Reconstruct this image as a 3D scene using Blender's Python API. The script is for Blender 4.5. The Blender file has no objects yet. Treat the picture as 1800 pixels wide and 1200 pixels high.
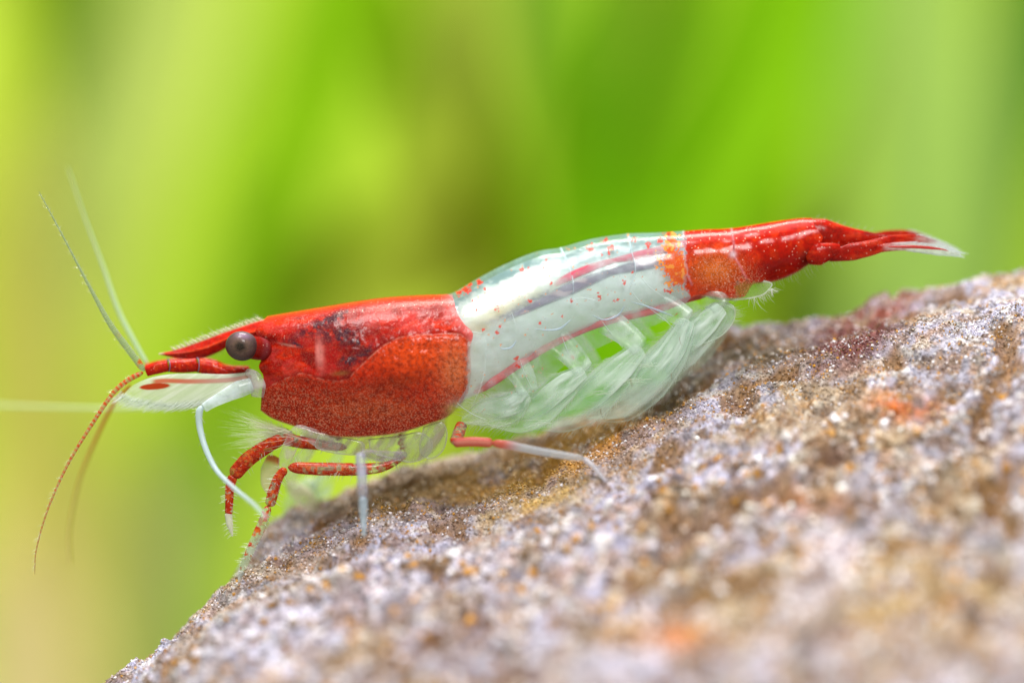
import bpy, math, random
import numpy as np
rng = np.random.default_rng(7); random.seed(7)
SC = bpy.context.scene; COL = SC.collection
SC.unit_settings.system = 'METRIC'; SC.unit_settings.scale_length = 0.001   # one unit is one millimetre
# ------------------------------------------------------------------ camera, world, light
D = 100.0                                   # camera distance from the plane of the shrimp
cam = bpy.data.cameras.new('camera'); cam_o = bpy.data.objects.new('camera', cam); COL.objects.link(cam_o)
cam_o.location = (0, -D, 0); cam_o.rotation_euler = (math.radians(90), 0, 0)
cam.sensor_width = 36; cam.lens = 120; cam.clip_start = 1; cam.clip_end = 3000
cam.dof.use_dof = True; cam.dof.focus_distance = D - 1.1; cam.dof.aperture_fstop = 0.12 / 6.6
SC.camera = cam_o
w = bpy.data.worlds.new('World'); SC.world = w; w.use_nodes = True
w.node_tree.nodes['Background'].inputs[0].default_value = (0.80, 0.95, 0.72, 1)
w.node_tree.nodes['Background'].inputs[1].default_value = 0.50
def lamp(name, loc, target, size, power, color=(1, 1, 1)):
    l = bpy.data.lights.new(name, 'AREA'); l.shape = 'SQUARE'; l.size = size; l.energy = power; l.color = color
    o = bpy.data.objects.new(name, l); COL.objects.link(o); o.location = loc
    from mathutils import Vector
    o.rotation_euler = (Vector(target) - Vector(loc)).to_track_quat('-Z', 'Y').to_euler(); return o
lamp('softbox_overhead', (-25, -25, 130), (0, 0, 0), 45, 205000, (1, 0.99, 0.97))
lamp('fill_front', (25, -115, 105), (0, 0, -3), 40, 215000, (1, 0.98, 0.96))  # unseen fill added in front to brighten the near sides
lamp('background_fill', (0, 110, 260), (0, 210, 0), 120, 1580000, (1, 1, 0.9))  # unseen lamp added only to light the plants and backdrop
SC.view_settings.view_transform = 'Standard'; SC.view_settings.look = 'None'; SC.view_settings.exposure = 0; SC.view_settings.gamma = 1
SC.cycles.transparent_max_bounces = 32; SC.cycles.max_bounces = 10; SC.cycles.use_denoising = True
SC.cycles.sample_clamp_indirect = 6; SC.cycles.caustics_reflective = False; SC.cycles.caustics_refractive = False

# ------------------------------------------------------------------ numbers
def P(px, py, y=0.0):
    """point of the place seen at (px, py) of a 1800 x 1200 frame, standing y mm behind the plane of the shrimp"""
    px, py, y = np.broadcast_arrays(np.asarray(px, float), np.asarray(py, float), np.asarray(y, float))
    s = (D + y) / D / 60.0
    return np.stack([(px - 900) * s, y, (600 - py) * s], -1)
def lin(c):
    c = np.asarray(c, float) / 255.0
    return np.where(c <= 0.04045, c / 12.92, ((c + 0.055) / 1.055) ** 2.4)
def S(*c): return lin(c)
def sst(a, b, x):
    t = np.clip((x - a) / (b - a), 0, 1); return t * t * (3 - 2 * t)
def _h(ix, iy, iz, s):
    n = (ix.astype(np.int64) * 374761393 + iy.astype(np.int64) * 668265263 + iz.astype(np.int64) * 2147483647 + s * 974711) & 0xffffffff
    n = ((n ^ (n >> 13)) * 1274126177) & 0xffffffff
    n = (n ^ (n >> 16)) & 0xffffff
    return n / float(0xffffff) * 2 - 1
def noise(x, y, z=0.0, s=0):
    x, y, z = np.broadcast_arrays(np.asarray(x, float), np.asarray(y, float), np.asarray(z, float))
    x0, y0, z0 = np.floor(x), np.floor(y), np.floor(z)
    fx, fy, fz = x - x0, y - y0, z - z0
    u, v, w_ = [f * f * f * (f * (f * 6 - 15) + 10) for f in (fx, fy, fz)]
    r = 0
    for dx in (0, 1):
        for dy in (0, 1):
            for dz in (0, 1):
                wt = (u if dx else 1 - u) * (v if dy else 1 - v) * (w_ if dz else 1 - w_)
                r = r + wt * _h(x0 + dx, y0 + dy, z0 + dz, s)
    return r
def fbm(x, y, z=0.0, o=4, s=0, g=0.5):
    r = 0; a = 1.0; t = 0
    for k in range(o):
        r = r + a * noise(x * 2.03 ** k + 13.7 * k, y * 2.03 ** k + 7.1 * k, z * 2.03 ** k, s + k); t += a; a *= g
    return r / t * 1.6
def cat(pts, n):
    """Catmull-Rom through pts (k,d), n samples by arc length"""
    p = np.asarray(pts, float)
    if len(p) == 2:
        t = np.linspace(0, 1, n)[:, None]; return p[0] * (1 - t) + p[1] * t
    q = np.vstack([2 * p[0] - p[1], p, 2 * p[-1] - p[-2]]); out = []
    for i in range(1, len(q) - 2):
        t = np.linspace(0, 1, 24, endpoint=(i == len(q) - 3))[:, None]
        a, b, c, d = q[i - 1], q[i], q[i + 1], q[i + 2]
        out.append(0.5 * (2 * b + (c - a) * t + (2 * a - 5 * b + 4 * c - d) * t ** 2 + (3 * b - a - 3 * c + d) * t ** 3))
    o = np.vstack(out); L = np.r_[0, np.cumsum(np.linalg.norm(np.diff(o[:, :min(3, o.shape[1])], axis=0), axis=1))]
    tt = np.linspace(0, L[-1], n); return np.stack([np.interp(tt, L, o[:, k]) for k in range(o.shape[1])], 1)
def dline(px, py, pts, n=80):
    """distance from each (px,py) to a polyline"""
    c = cat(pts, n); sh = np.shape(px); x = np.ravel(px); y = np.ravel(py); best = np.full(x.shape, 1e9)
    for a, b in zip(c[:-1], c[1:]):
        dx, dy = b - a; t = np.clip(((x - a[0]) * dx + (y - a[1]) * dy) / (dx * dx + dy * dy + 1e-9), 0, 1)
        best = np.minimum(best, (x - a[0] - t * dx) ** 2 + (y - a[1] - t * dy) ** 2)
    return np.sqrt(best).reshape(sh)
def blob(px, py, cx, cy, sx, sy, ang=0):
    a = math.radians(ang); dx = px - cx; dy = py - cy
    u = dx * math.cos(a) + dy * math.sin(a); v = -dx * math.sin(a) + dy * math.cos(a)
    return np.exp(-(u / sx) ** 2 - (v / sy) ** 2)
def mixc(c, c2, f):
    f = np.clip(f, 0, 1)[..., None]; return c * (1 - f) + np.asarray(c2) * f

# ------------------------------------------------------------------ mesh builder
class MB:
    def __init__(s): s.v = []; s.q = []; s.c = []; s.k = []; s.n = 0
    def grid(s, V, col, ctl=None, cu=False, cv=False):
        nu, nv = V.shape[:2]
        idx = np.arange(nu * nv).reshape(nu, nv) + s.n
        a = idx if not cu else np.vstack([idx, idx[:1]])
        a = a if not cv else np.hstack([a, a[:, :1]])
        s.q.append(np.stack([a[:-1, :-1], a[1:, :-1], a[1:, 1:], a[:-1, 1:]], -1).reshape(-1, 4))
        s.v.append(V.reshape(-1, 3)); s.c.append(np.broadcast_to(col, V.shape[:2] + (4,)).reshape(-1, 4))
        s.k.append(np.broadcast_to((0, 0, 0, 0) if ctl is None else ctl, V.shape[:2] + (4,)).reshape(-1, 4)); s.n += nu * nv
    def build(s, name, mat, parent=None, smooth=True, origin=None):
        v = np.vstack(s.v).astype(np.float32); q = np.vstack(s.q).astype(np.int32)
        if origin is not None: v = v - np.asarray(origin, np.float32)
        me = bpy.data.meshes.new(name); me.vertices.add(len(v)); me.vertices.foreach_set('co', v.ravel())
        m = q.shape[1]
        me.loops.add(len(q) * m); me.loops.foreach_set('vertex_index', q.ravel())
        me.polygons.add(len(q)); me.polygons.foreach_set('loop_start', np.arange(0, len(q) * m, m, dtype=np.int32))
        me.update(calc_edges=True)
        me.polygons.foreach_set('use_smooth', np.full(len(q), smooth))
        for nm, arr in (('col', s.c), ('ctl', s.k)):
            at = me.attributes.new(nm, 'FLOAT_COLOR', 'POINT'); at.data.foreach_set('color', np.vstack(arr).astype(np.float32).ravel())
        me.materials.append(mat); o = bpy.data.objects.new(name, me); COL.objects.link(o)
        if parent: o.parent = parent
        if origin is not None: o.location = origin
        return o
def tube(mb, pts, rad, col, ctl=None, n=60, ns=12, flat=1.0, blunt=True, cap=None):
    """pts (k,3) world; rad scalar or (k,) profile; flat = depth radius / in-plane radius"""
    p = cat(pts, n); t = np.linspace(0, 1, n)
    rad = np.atleast_1d(rad); r = np.interp(t, np.linspace(0, 1, len(rad)), rad) if len(rad) > 1 else np.full(n, rad[0])
    fl = np.interp(t, np.linspace(0, 1, len(np.atleast_1d(flat))), np.atleast_1d(flat)) if np.ndim(flat) else np.full(n, flat)
    if blunt:
        e = cap or max(2, n // 24); k = np.ones(n)
        for i in range(e + 1):
            f = math.sqrt(1 - (1 - (i + 0.02) / (e + 0.02)) ** 2) if i < e else 1
            k[i] = min(k[i], f); k[n - 1 - i] = min(k[n - 1 - i], f)
        r = r * k
    T = np.gradient(p, axis=0); T /= np.linalg.norm(T, axis=1)[:, None] + 1e-9
    Y = np.array([0.05, 1.0, 0.03]); n1 = np.cross(T, Y); n1 /= np.linalg.norm(n1, axis=1)[:, None] + 1e-9; n2 = np.cross(T, n1)
    a = np.linspace(0, 2 * np.pi, ns, endpoint=False)
    V = p[:, None] + r[:, None, None] * (np.cos(a)[None, :, None] * n1[:, None] + fl[:, None, None] * np.sin(a)[None, :, None] * n2[:, None])
    c = col(t[:, None] + 0 * a[None], a[None] + 0 * t[:, None], V) if callable(col) else np.asarray(col)
    k = ctl(t[:, None] + 0 * a[None], a[None] + 0 * t[:, None], V) if callable(ctl) else ctl
    mb.grid(V, c, k, cv=True); return V
def pp(lst): return np.array([P(*t) for t in lst])      # list of (px,py,y)
def hair(mb, a, b, r=0.012, bend=0.0, col=(0.8, 0.85, 0.75, 0.7)):
    a = np.asarray(a); b = np.asarray(b); d = b - a; m = (a + b) / 2 + np.array([d[2], 0, -d[0]]) * bend
    tt = np.linspace(0, 1, 4)[:, None]; p = (1 - tt) ** 2 * a + 2 * tt * (1 - tt) * m + tt ** 2 * b
    n1 = np.array([d[2], 0.0, -d[0]]); n1 /= np.linalg.norm(n1) + 1e-9; n2 = np.array([0, 1.0, 0])
    rr = r * np.array([1, .85, .55, .12])[:, None, None]; an = np.array([0, 2.1, 4.2])
    mb.grid(p[:, None] + rr * (np.cos(an)[None, :, None] * n1 + np.sin(an)[None, :, None] * n2), np.asarray(col), cv=True)
def coons(top, bot, fr, re, nu, nv):
    """px-plane patch; u runs front to rear, v from top edge to bottom edge"""
    T, B, F, R = cat(top, nu), cat(bot, nu), cat(fr, nv), cat(re, nv)
    u = np.linspace(0, 1, nu)[:, None, None]; v = np.linspace(0, 1, nv)[None, :, None]
    return ((1 - v) * T[:, None] + v * B[:, None] + (1 - u) * F[None] + u * R[None]
            - (1 - u) * (1 - v) * T[0] - u * (1 - v) * T[-1] - (1 - u) * v * B[0] - u * v * B[-1])
def col4(rgb, a):
    rgb, a = np.asarray(rgb), np.asarray(a)
    if rgb.ndim == 1: rgb = np.broadcast_to(rgb, a.shape + (3,))
    return np.concatenate([rgb, np.broadcast_to(a[..., None], rgb.shape[:-1] + (1,))], -1)

# ------------------------------------------------------------------ materials
class NT:
    def __init__(s, name):
        s.m = bpy.data.materials.new(name); s.m.use_nodes = True; s.t = s.m.node_tree; s.t.nodes.clear()
        s.out = s.n('ShaderNodeOutputMaterial')
    def n(s, ty, **k):
        o = s.t.nodes.new(ty)
        for a, b in k.items(): setattr(o, a, b)
        return o
    def l(s, a, b): s.t.links.new(a, b)
    def put(s, sock, v):
        if isinstance(v, (int, float, tuple)): sock.default_value = v
        else: s.l(v, sock)
    def math(s, op, a, b=0.0, clamp=False):
        o = s.n('ShaderNodeMath', operation=op, use_clamp=clamp); s.put(o.inputs[0], a); s.put(o.inputs[1], b); return o.outputs[0]
    def ss(s, v, a, b):
        o = s.n('ShaderNodeMapRange', interpolation_type='SMOOTHSTEP'); s.put(o.inputs[0], v); o.inputs[1].default_value = a; o.inputs[2].default_value = b; return o.outputs[0]
    def mixrgb(s, f, a, b):
        o = s.n('ShaderNodeMix', data_type='RGBA'); s.put(o.inputs[0], f); s.put(o.inputs[6], a); s.put(o.inputs[7], b); return o.outputs[2]
    def mixs(s, f, a, b):
        o = s.n('ShaderNodeMixShader'); s.put(o.inputs[0], f); s.l(a, o.inputs[1]); s.l(b, o.inputs[2]); return o.outputs[0]
def rgba(c, a=1.0): return (float(c[0]), float(c[1]), float(c[2]), a)

def cuticle(name, rough=0.28, trans=0.35, gloss=1.0, bump=0.25, bscale=9.0, cell=24.0):
    """translucent shell. col = pigment + opacity; ctl = (pale stipple, painted glint dots, opacity mottling, dark network)"""
    m = NT(name); at = m.n('ShaderNodeAttribute', attribute_name='col'); ct = m.n('ShaderNodeAttribute', attribute_name='ctl')
    sep = m.n('ShaderNodeSeparateColor'); m.l(ct.outputs['Color'], sep.inputs[0])
    tc = m.n('ShaderNodeTexCoord').outputs['Object']
    nz = m.n('ShaderNodeTexNoise'); m.l(tc, nz.inputs['Vector']); nz.inputs['Scale'].default_value = cell; nz.inputs['Detail'].default_value = 1.5
    st = m.ss(nz.outputs['Fac'], 0.48, 0.64)
    nz2 = m.n('ShaderNodeTexNoise'); m.l(tc, nz2.inputs['Vector']); nz2.inputs['Scale'].default_value = cell * .35; nz2.inputs['Detail'].default_value = 3
    c1 = m.mixrgb(m.math('MULTIPLY', m.ss(nz2.outputs['Fac'], 0.40, 0.68), m.math('MULTIPLY', ct.outputs['Alpha'], 1.0)), at.outputs['Color'], rgba(S(95, 8, 8)))
    c2 = m.mixrgb(m.math('MULTIPLY', st, sep.outputs[0], True), c1, rgba(S(214, 140, 112)))
    vo = m.n('ShaderNodeTexVoronoi', feature='F1'); m.l(tc, vo.inputs['Vector']); vo.inputs['Scale'].default_value = 9.0
    dot = m.math('MULTIPLY', m.math('SUBTRACT', 1.0, m.ss(vo.outputs['Distance'], 0.10, 0.22)), m.math('MULTIPLY', sep.outputs[1], m.ss(vo.outputs['Color'], 0.45, 0.55)), True)
    c3 = m.mixrgb(dot, c2, rgba(S(255, 225, 205)))  # pale dots are small highlights painted into the shell colour
    mot = m.ss(nz2.outputs['Fac'], 0.46, 0.54)
    opa = m.math('MULTIPLY', at.outputs['Alpha'], m.math('SUBTRACT', 1.0, m.math('MULTIPLY', sep.outputs[2], mot)), True)
    bn = m.n('ShaderNodeTexNoise'); m.l(tc, bn.inputs['Vector']); bn.inputs['Scale'].default_value = bscale; bn.inputs['Detail'].default_value = 3
    bp = m.n('ShaderNodeBump'); bp.inputs['Strength'].default_value = bump; bp.inputs['Distance'].default_value = 0.03; m.l(bn.outputs['Fac'], bp.inputs['Height'])
    df = m.n('ShaderNodeBsdfDiffuse'); m.l(c3, df.inputs[0]); m.l(bp.outputs[0], df.inputs['Normal'])
    tr = m.n('ShaderNodeBsdfTranslucent'); m.l(c3, tr.inputs[0]); m.l(bp.outputs[0], tr.inputs['Normal'])
    body = m.mixs(trans, df.outputs[0], tr.outputs[0])
    tp = m.n('ShaderNodeBsdfTransparent'); tp.inputs[0].default_value = (0.97, 0.99, 0.98, 1)
    mx = m.mixs(opa, tp.outputs[0], body)
    gl = m.n('ShaderNodeBsdfGlossy'); gl.inputs['Roughness'].default_value = rough; m.l(bp.outputs[0], gl.inputs['Normal'])
    fr = m.n('ShaderNodeLayerWeight'); m.l(bp.outputs[0], fr.inputs['Normal'])
    f5 = m.math('ADD', m.math('MULTIPLY', m.math('POWER', fr.outputs['Facing'], 5.0), 0.35), 0.022)
    mx2 = m.mixs(m.math('MULTIPLY', f5, gloss, True), mx, gl.outputs[0])
    m.l(mx2, m.out.inputs[0]); return m.m

M_shell = cuticle('red_shell', rough=0.2, trans=0.30, gloss=.7, bump=0.3, bscale=15)
M_abd = cuticle('clear_shell', rough=0.15, trans=0.3, gloss=0.8, bump=0.15, bscale=4)
M_flesh = cuticle('milky_muscle', rough=0.4, trans=0.12, gloss=0.5, bump=0.1, bscale=3)
M_limb = cuticle('limb_cuticle', rough=0.2, trans=0.35, gloss=0.8, bump=0.2, bscale=12, cell=24)
M_hair = cuticle('bristle', rough=0.35, trans=0.5, gloss=0.5, bump=0.0)

def eye_mat():
    m = NT('eye_cornea'); tc = m.n('ShaderNodeTexCoord').outputs['Object']
    at = m.n('ShaderNodeAttribute', attribute_name='col')
    vo = m.n('ShaderNodeTexVoronoi'); m.l(tc, vo.inputs['Vector']); vo.inputs['Scale'].default_value = 22
    c = m.mixrgb(m.ss(vo.outputs['Distance'], 0.2, 0.6), at.outputs['Color'], rgba(S(150, 120, 100)))
    c = m.mixrgb(0.9, c, at.outputs['Color'])
    b = m.n('ShaderNodeBsdfPrincipled'); m.l(c, b.inputs['Base Color']); b.inputs['Roughness'].default_value = 0.55; b.inputs['Specular IOR Level'].default_value = 0.15
    b.inputs['Coat Weight'].default_value = 0.2; b.inputs['Coat Roughness'].default_value = 0.12
    m.l(b.outputs[0], m.out.inputs[0]); return m.m
M_eye = eye_mat()

def rock_mat(name, facet):
    m = NT(name); at = m.n('ShaderNodeAttribute', attribute_name='col'); tc = m.n('ShaderNodeTexCoord').outputs['Object']
    nz = m.n('ShaderNodeTexNoise'); m.l(tc, nz.inputs['Vector']); nz.inputs['Scale'].default_value = 5; nz.inputs['Detail'].default_value = 6; nz.inputs['Roughness'].default_value = .7
    c = at.outputs['Color']
    if not facet:
        hv = m.n('ShaderNodeHueSaturation'); m.put(hv.inputs['Color'], c); mr = m.n('ShaderNodeMapRange'); m.l(nz.outputs['Fac'], mr.inputs[0]); mr.inputs[1].default_value = .3; mr.inputs[2].default_value = .7; mr.inputs[3].default_value = .45; mr.inputs[4].default_value = 1.5
        m.l(mr.outputs[0], hv.inputs['Value']); c = hv.outputs[0]
    b = m.n('ShaderNodeBsdfPrincipled'); m.l(c, b.inputs['Base Color']); b.inputs['Roughness'].default_value = 0.42 if facet else 0.65
    b.inputs['Specular IOR Level'].default_value = 0.6 if facet else 0.35
    if not facet:
        bp = m.n('ShaderNodeBump'); bp.inputs['Strength'].default_value = .8; bp.inputs['Distance'].default_value = .08; m.l(nz.outputs['Fac'], bp.inputs['Height']); m.l(bp.outputs[0], b.inputs['Normal'])
    m.l(b.outputs[0], m.out.inputs[0]); return m.m
M_rock = rock_mat('sandstone', False); M_grain = rock_mat('quartz_grains', True)

def leaf_mat(name, c1, c2):
    m = NT(name); tc = m.n('ShaderNodeTexCoord').outputs['Object']
    mp = m.n('ShaderNodeMapping'); mp.inputs['Scale'].default_value = (.12, .12, .012); m.l(tc, mp.inputs[0])
    nz = m.n('ShaderNodeTexNoise'); m.l(mp.outputs[0], nz.inputs['Vector']); nz.inputs['Scale'].default_value = 1; nz.inputs['Detail'].default_value = 4
    c = m.mixrgb(m.ss(nz.outputs['Fac'], .35, .65), rgba(c1), rgba(c2))
    d = m.n('ShaderNodeBsdfPrincipled'); m.l(c, d.inputs['Base Color']); d.inputs['Roughness'].default_value = .7; d.inputs['Specular IOR Level'].default_value = .1
    t = m.n('ShaderNodeBsdfTranslucent'); m.l(c, t.inputs[0])
    m.l(m.mixs(.4, d.outputs[0], t.outputs[0]), m.out.inputs[0]); return m.m

# ------------------------------------------------------------------ backdrop and water plants
def backdrop():
    m = NT('backdrop_green'); tc = m.n('ShaderNodeTexCoord').outputs['Object']
    nz = m.n('ShaderNodeTexNoise'); m.l(tc, nz.inputs['Vector']); nz.inputs['Scale'].default_value = .02; nz.inputs['Detail'].default_value = 2
    b = m.n('ShaderNodeBsdfDiffuse'); m.l(m.mixrgb(m.ss(nz.outputs['Fac'], .4, .6), rgba(S(164, 194, 30)), rgba(S(184, 202, 66))), b.inputs[0]); m.l(b.outputs[0], m.out.inputs[0])
    mb = MB(); x = np.linspace(-260, 260, 40); z = np.linspace(-180, 220, 30); X, Z = np.meshgrid(x, z, indexing='ij')
    mb.grid(np.stack([X, 330 - 0.0009 * X ** 2, Z], -1), (1, 1, 1, 1))
    o = mb.build('background', m.m); o['kind'] = 'structure'; o['label'] = 'plain yellow green tank background far behind the plants'
backdrop()
def blade(label, y, path, width, ca, cb, name='leaf_blade'):
    """long water-plant leaf: path in frame pixels at its own distance y, width in those pixels"""
    mb = MB(); pts = cat(np.array(path, float), 40); s = (D + y) / D / 60
    wd = np.interp(np.linspace(0, 1, 40), np.linspace(0, 1, len(width)), width) * s / 2
    c = P(pts[:, 0], pts[:, 1], y); T = np.gradient(c, axis=0); T /= np.linalg.norm(T, axis=1)[:, None]
    n1 = np.cross(T, [0, 1, 0]); a = np.linspace(-1, 1, 13)
    ripple = 1.2 * np.sin(np.linspace(0, 9, 40))[:, None] * a[None]
    V = c[:, None] + wd[:, None, None] * a[None, :, None] * n1[:, None]
    V[..., 1] += 2.5 * (1 - a ** 2)[None] - 1.5 * np.exp(-(a / .12) ** 2)[None] + ripple
    W = V.copy(); W[..., 1] += .6
    full = np.concatenate([V, W[:, ::-1]], 1)
    mb.grid(full, (1, 1, 1, 1), cv=True); org = c[-1]
    o = mb.build(name, leaf_mat('leaf_tissue', lin(ca), lin(cb)), origin=org)
    o['label'] = label; o['category'] = 'leaf'; o['group'] = 'out of focus water plant leaves behind the shrimp'
blade('blurred bright lime leaf slanting from the top down to the shrimp back', 118, [(1440, -250), (1330, 120), (1170, 400), (960, 900)], [250, 290, 300, 240], (146, 208, 8), (158, 212, 20))
blade('blurred saturated green leaf above the middle of the abdomen', 170, [(990, -250), (1010, 120), (1030, 420), (1100, 900)], [140, 150, 120, 90], (122, 184, 10), (136, 190, 20))
blade('blurred dark green narrow leaf at the top right of centre', 112, [(1180, -250), (1150, 20), (1075, 200), (1000, 400)], [110, 110, 50, 8], (66, 128, 5), (82, 140, 10))
blade('blurred olive brown leaf leaning over the carapace', 140, [(720, -100), (775, 180), (830, 380), (890, 900)], [20, 90, 150, 170], (124, 128, 10), (138, 136, 22))
blade('blurred dark green leaf just above the olive brown one', 150, [(745, -60), (745, 100), (765, 220), (790, 330)], [20, 110, 90, 8], (92, 132, 0), (104, 140, 0))
blade('blurred muted brown green leaf low over the head', 128, [(830, 330), (700, 430), (580, 520), (520, 640)], [8, 110, 130, 60], (142, 142, 30), (150, 148, 45))
blade('blurred pale khaki leaf at the top centre', 185, [(870, -250), (870, 20), (860, 160), (850, 260)], [120, 130, 70, 8], (172, 184, 85), (182, 190, 95))
blade('blurred yellow green leaf at the top beside the saturated green one', 200, [(950, -250), (940, 100), (930, 300), (930, 700)], [90, 90, 70, 60], (150, 182, 0), (156, 186, 10))
blade('blurred pale mint leaf upright at the right above the tail tip', 160, [(1610, -250), (1630, 200), (1640, 500), (1660, 1000)], [240, 280, 330, 340], (182, 212, 112), (190, 212, 108))
blade('blurred dark green leaf at the upper right edge', 140, [(1870, -250), (1840, 100), (1815, 280), (1810, 560)], [150, 150, 90, 10], (30, 120, 0), (45, 130, 0))
blade('blurred olive green leaf upright between the lime and the mint leaf', 130, [(1500, -100), (1455, 120), (1400, 300), (1350, 700)], [20, 70, 110, 130], (112, 150, 5), (122, 158, 15))
blade('blurred pale straw coloured leaf at the top left', 170, [(340, -250), (270, 80), (190, 300), (90, 700)], [190, 210, 170, 120], (196, 208, 125), (200, 214, 115))
blade('blurred dark olive leaf in the top left corner', 130, [(110, -250), (100, 40), (92, 150), (85, 260)], [190, 190, 110, 8], (122, 160, 0), (134, 168, 15))
blade('blurred lime leaf slanting down behind the long feelers', 180, [(660, -250), (570, 100), (470, 400), (380, 900)], [220, 260, 230, 160], (158, 206, 15), (170, 210, 35))
blade('blurred vivid green leaf at the top left of centre', 165, [(680, -250), (655, 40), (640, 160), (620, 300)], [90, 90, 60, 8], (148, 202, 0), (152, 206, 0))
blade('blurred green leaf bending behind the rostrum', 120, [(560, 300), (490, 440), (440, 540), (380, 700)], [8, 110, 120, 20], (150, 190, 25), (160, 196, 40))
blade('blurred yellow leaf along the left edge', 160, [(40, 200), (20, 500), (60, 800), (100, 1300)], [60, 200, 300, 330], (222, 216, 105), (236, 222, 145))
blade('blurred peach coloured stalk at the lower left', 120, [(50, 880), (40, 1020), (50, 1180), (60, 1500)], [10, 180, 260, 280], (248, 232, 180), (250, 230, 180), 'plant_stalk')
blade('blurred grey green leaf under the head', 140, [(420, 700), (360, 800), (320, 960), (300, 1300)], [20, 120, 130, 120], (184, 200, 125), (192, 206, 135))
blade('blurred pale lime leaf low in front of the stone edge', 170, [(200, 760), (210, 900), (200, 1050), (190, 1400)], [30, 140, 200, 200], (232, 232, 175), (236, 234, 185))
blade('blurred muted olive stem low behind the tail', 130, [(1540, 400), (1470, 480), (1440, 560), (1420, 900)], [10, 90, 100, 100], (146, 170, 50), (155, 172, 60), 'plant_stalk')

# ------------------------------------------------------------------ rock
def row(pts, y): q = np.array(pts, float); w_ = P(q[:, 0], q[:, 1], y); return w_[:, 0], w_[:, 2]
CREST = [(-200, 1700), (60, 1420), (150, 1300), (250, 1215), (340, 1120), (400, 1052), (432, 990), (465, 925), (520, 893), (580, 878), (650, 845), (720, 822), (800, 806), (900, 778), (950, 760), (1020, 735), (1100, 700), (1150, 664), (1200, 622), (1250, 588), (1290, 571), (1350, 566), (1450, 574), (1500, 560), (1535, 532), (1600, 510), (1700, 497), (1800, 480), (2000, 450), (2300, 420)]
FOOT = [(-200, 1600), (60, 1330), (180, 1203), (250, 1163), (350, 1078), (400, 1036), (430, 1016), (520, 970), (600, 935), (660, 905), (710, 893), (780, 904), (850, 898), (900, 868), (960, 840), (1000, 822), (1100, 778), (1180, 722), (1250, 690), (1350, 655), (1450, 625), (1550, 595), (1650, 570), (1800, 540), (2000, 510), (2300, 480)]
HOLL = [(-200, 1650), (60, 1370), (180, 1240), (250, 1190), (350, 1092), (400, 1035), (430, 1000), (520, 948), (600, 908), (660, 884), (710, 872), (780, 862), (850, 848), (900, 832), (960, 808), (1000, 790), (1100, 748), (1160, 712), (1200, 690), (1250, 652), (1350, 620), (1450, 604), (1550, 575), (1650, 545), (1800, 515), (2000, 480), (2300, 450)]
FRONT = [(-200, 1700), (60, 1420), (200, 1300), (400, 1205), (600, 1150), (900, 1085), (1300, 1010), (1600, 960), (1800, 930), (2300, 880)]
rows = [(-18, [(a, b + 420) for a, b in FRONT]), (-8, FRONT), (-1, FOOT), (1, HOLL), (2.5, CREST), (3.3, CREST), (6.4, [(a, b + 190) for a, b in CREST]), (14, [(a, b + 1100) for a, b in CREST])]
RX = np.arange(-21, 24, 0.06); RY = np.concatenate([np.arange(-18, -5, .13), np.arange(-5, 4.6, .06), np.arange(4.6, 14, .25)])
ys = np.array([r[0] for r in rows], float); zr = np.stack([np.interp(RX, *row(r[1], r[0])) for r in rows])
Z = np.stack([np.interp(RY, ys, zr[:, i]) for i in range(len(RX))])          # (nx, ny)
for _ in range(2):                                                            # round the edges between the rows
    Zp = np.pad(Z, ((0, 0), (3, 3)), 'edge'); Z = sum(Zp[:, k:k + Z.shape[1]] for k in range(7)) / 7
X, Y = np.meshgrid(RX, RY, indexing='ij')
def rock_relief(X, Y):
    front = sst(-2.5, -7, Y)
    r = 0.34 * fbm(X / 2.6, Y / 2.2, 0, 3, 3) * (0.22 + 1.5 * front) + 0.13 * fbm(X / .8, Y / .7, 1, 3, 9) * (1 + 1.2 * front)
    r = r + .13 * (1 - 2 * np.abs(fbm(X / .75, Y / .65, 4, 3, 21)))
    pit = np.clip(fbm(X / 1.1 + 5, Y / .9, 2, 3, 31) - .38, 0, 1); pit2 = np.clip(fbm(X / 2.2 + 9, Y / 1.3, 6, 3, 35) - .30, 0, 1); r = r - pit * (1.1 + .9 * front) - pit2 * .8 * sst(-.8, -2.5, Y)
    r = r + .045 * fbm(X / .16, Y / .16, 5, 2, 44)
    return r
Z = Z + rock_relief(X, Y) - 0.03
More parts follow.
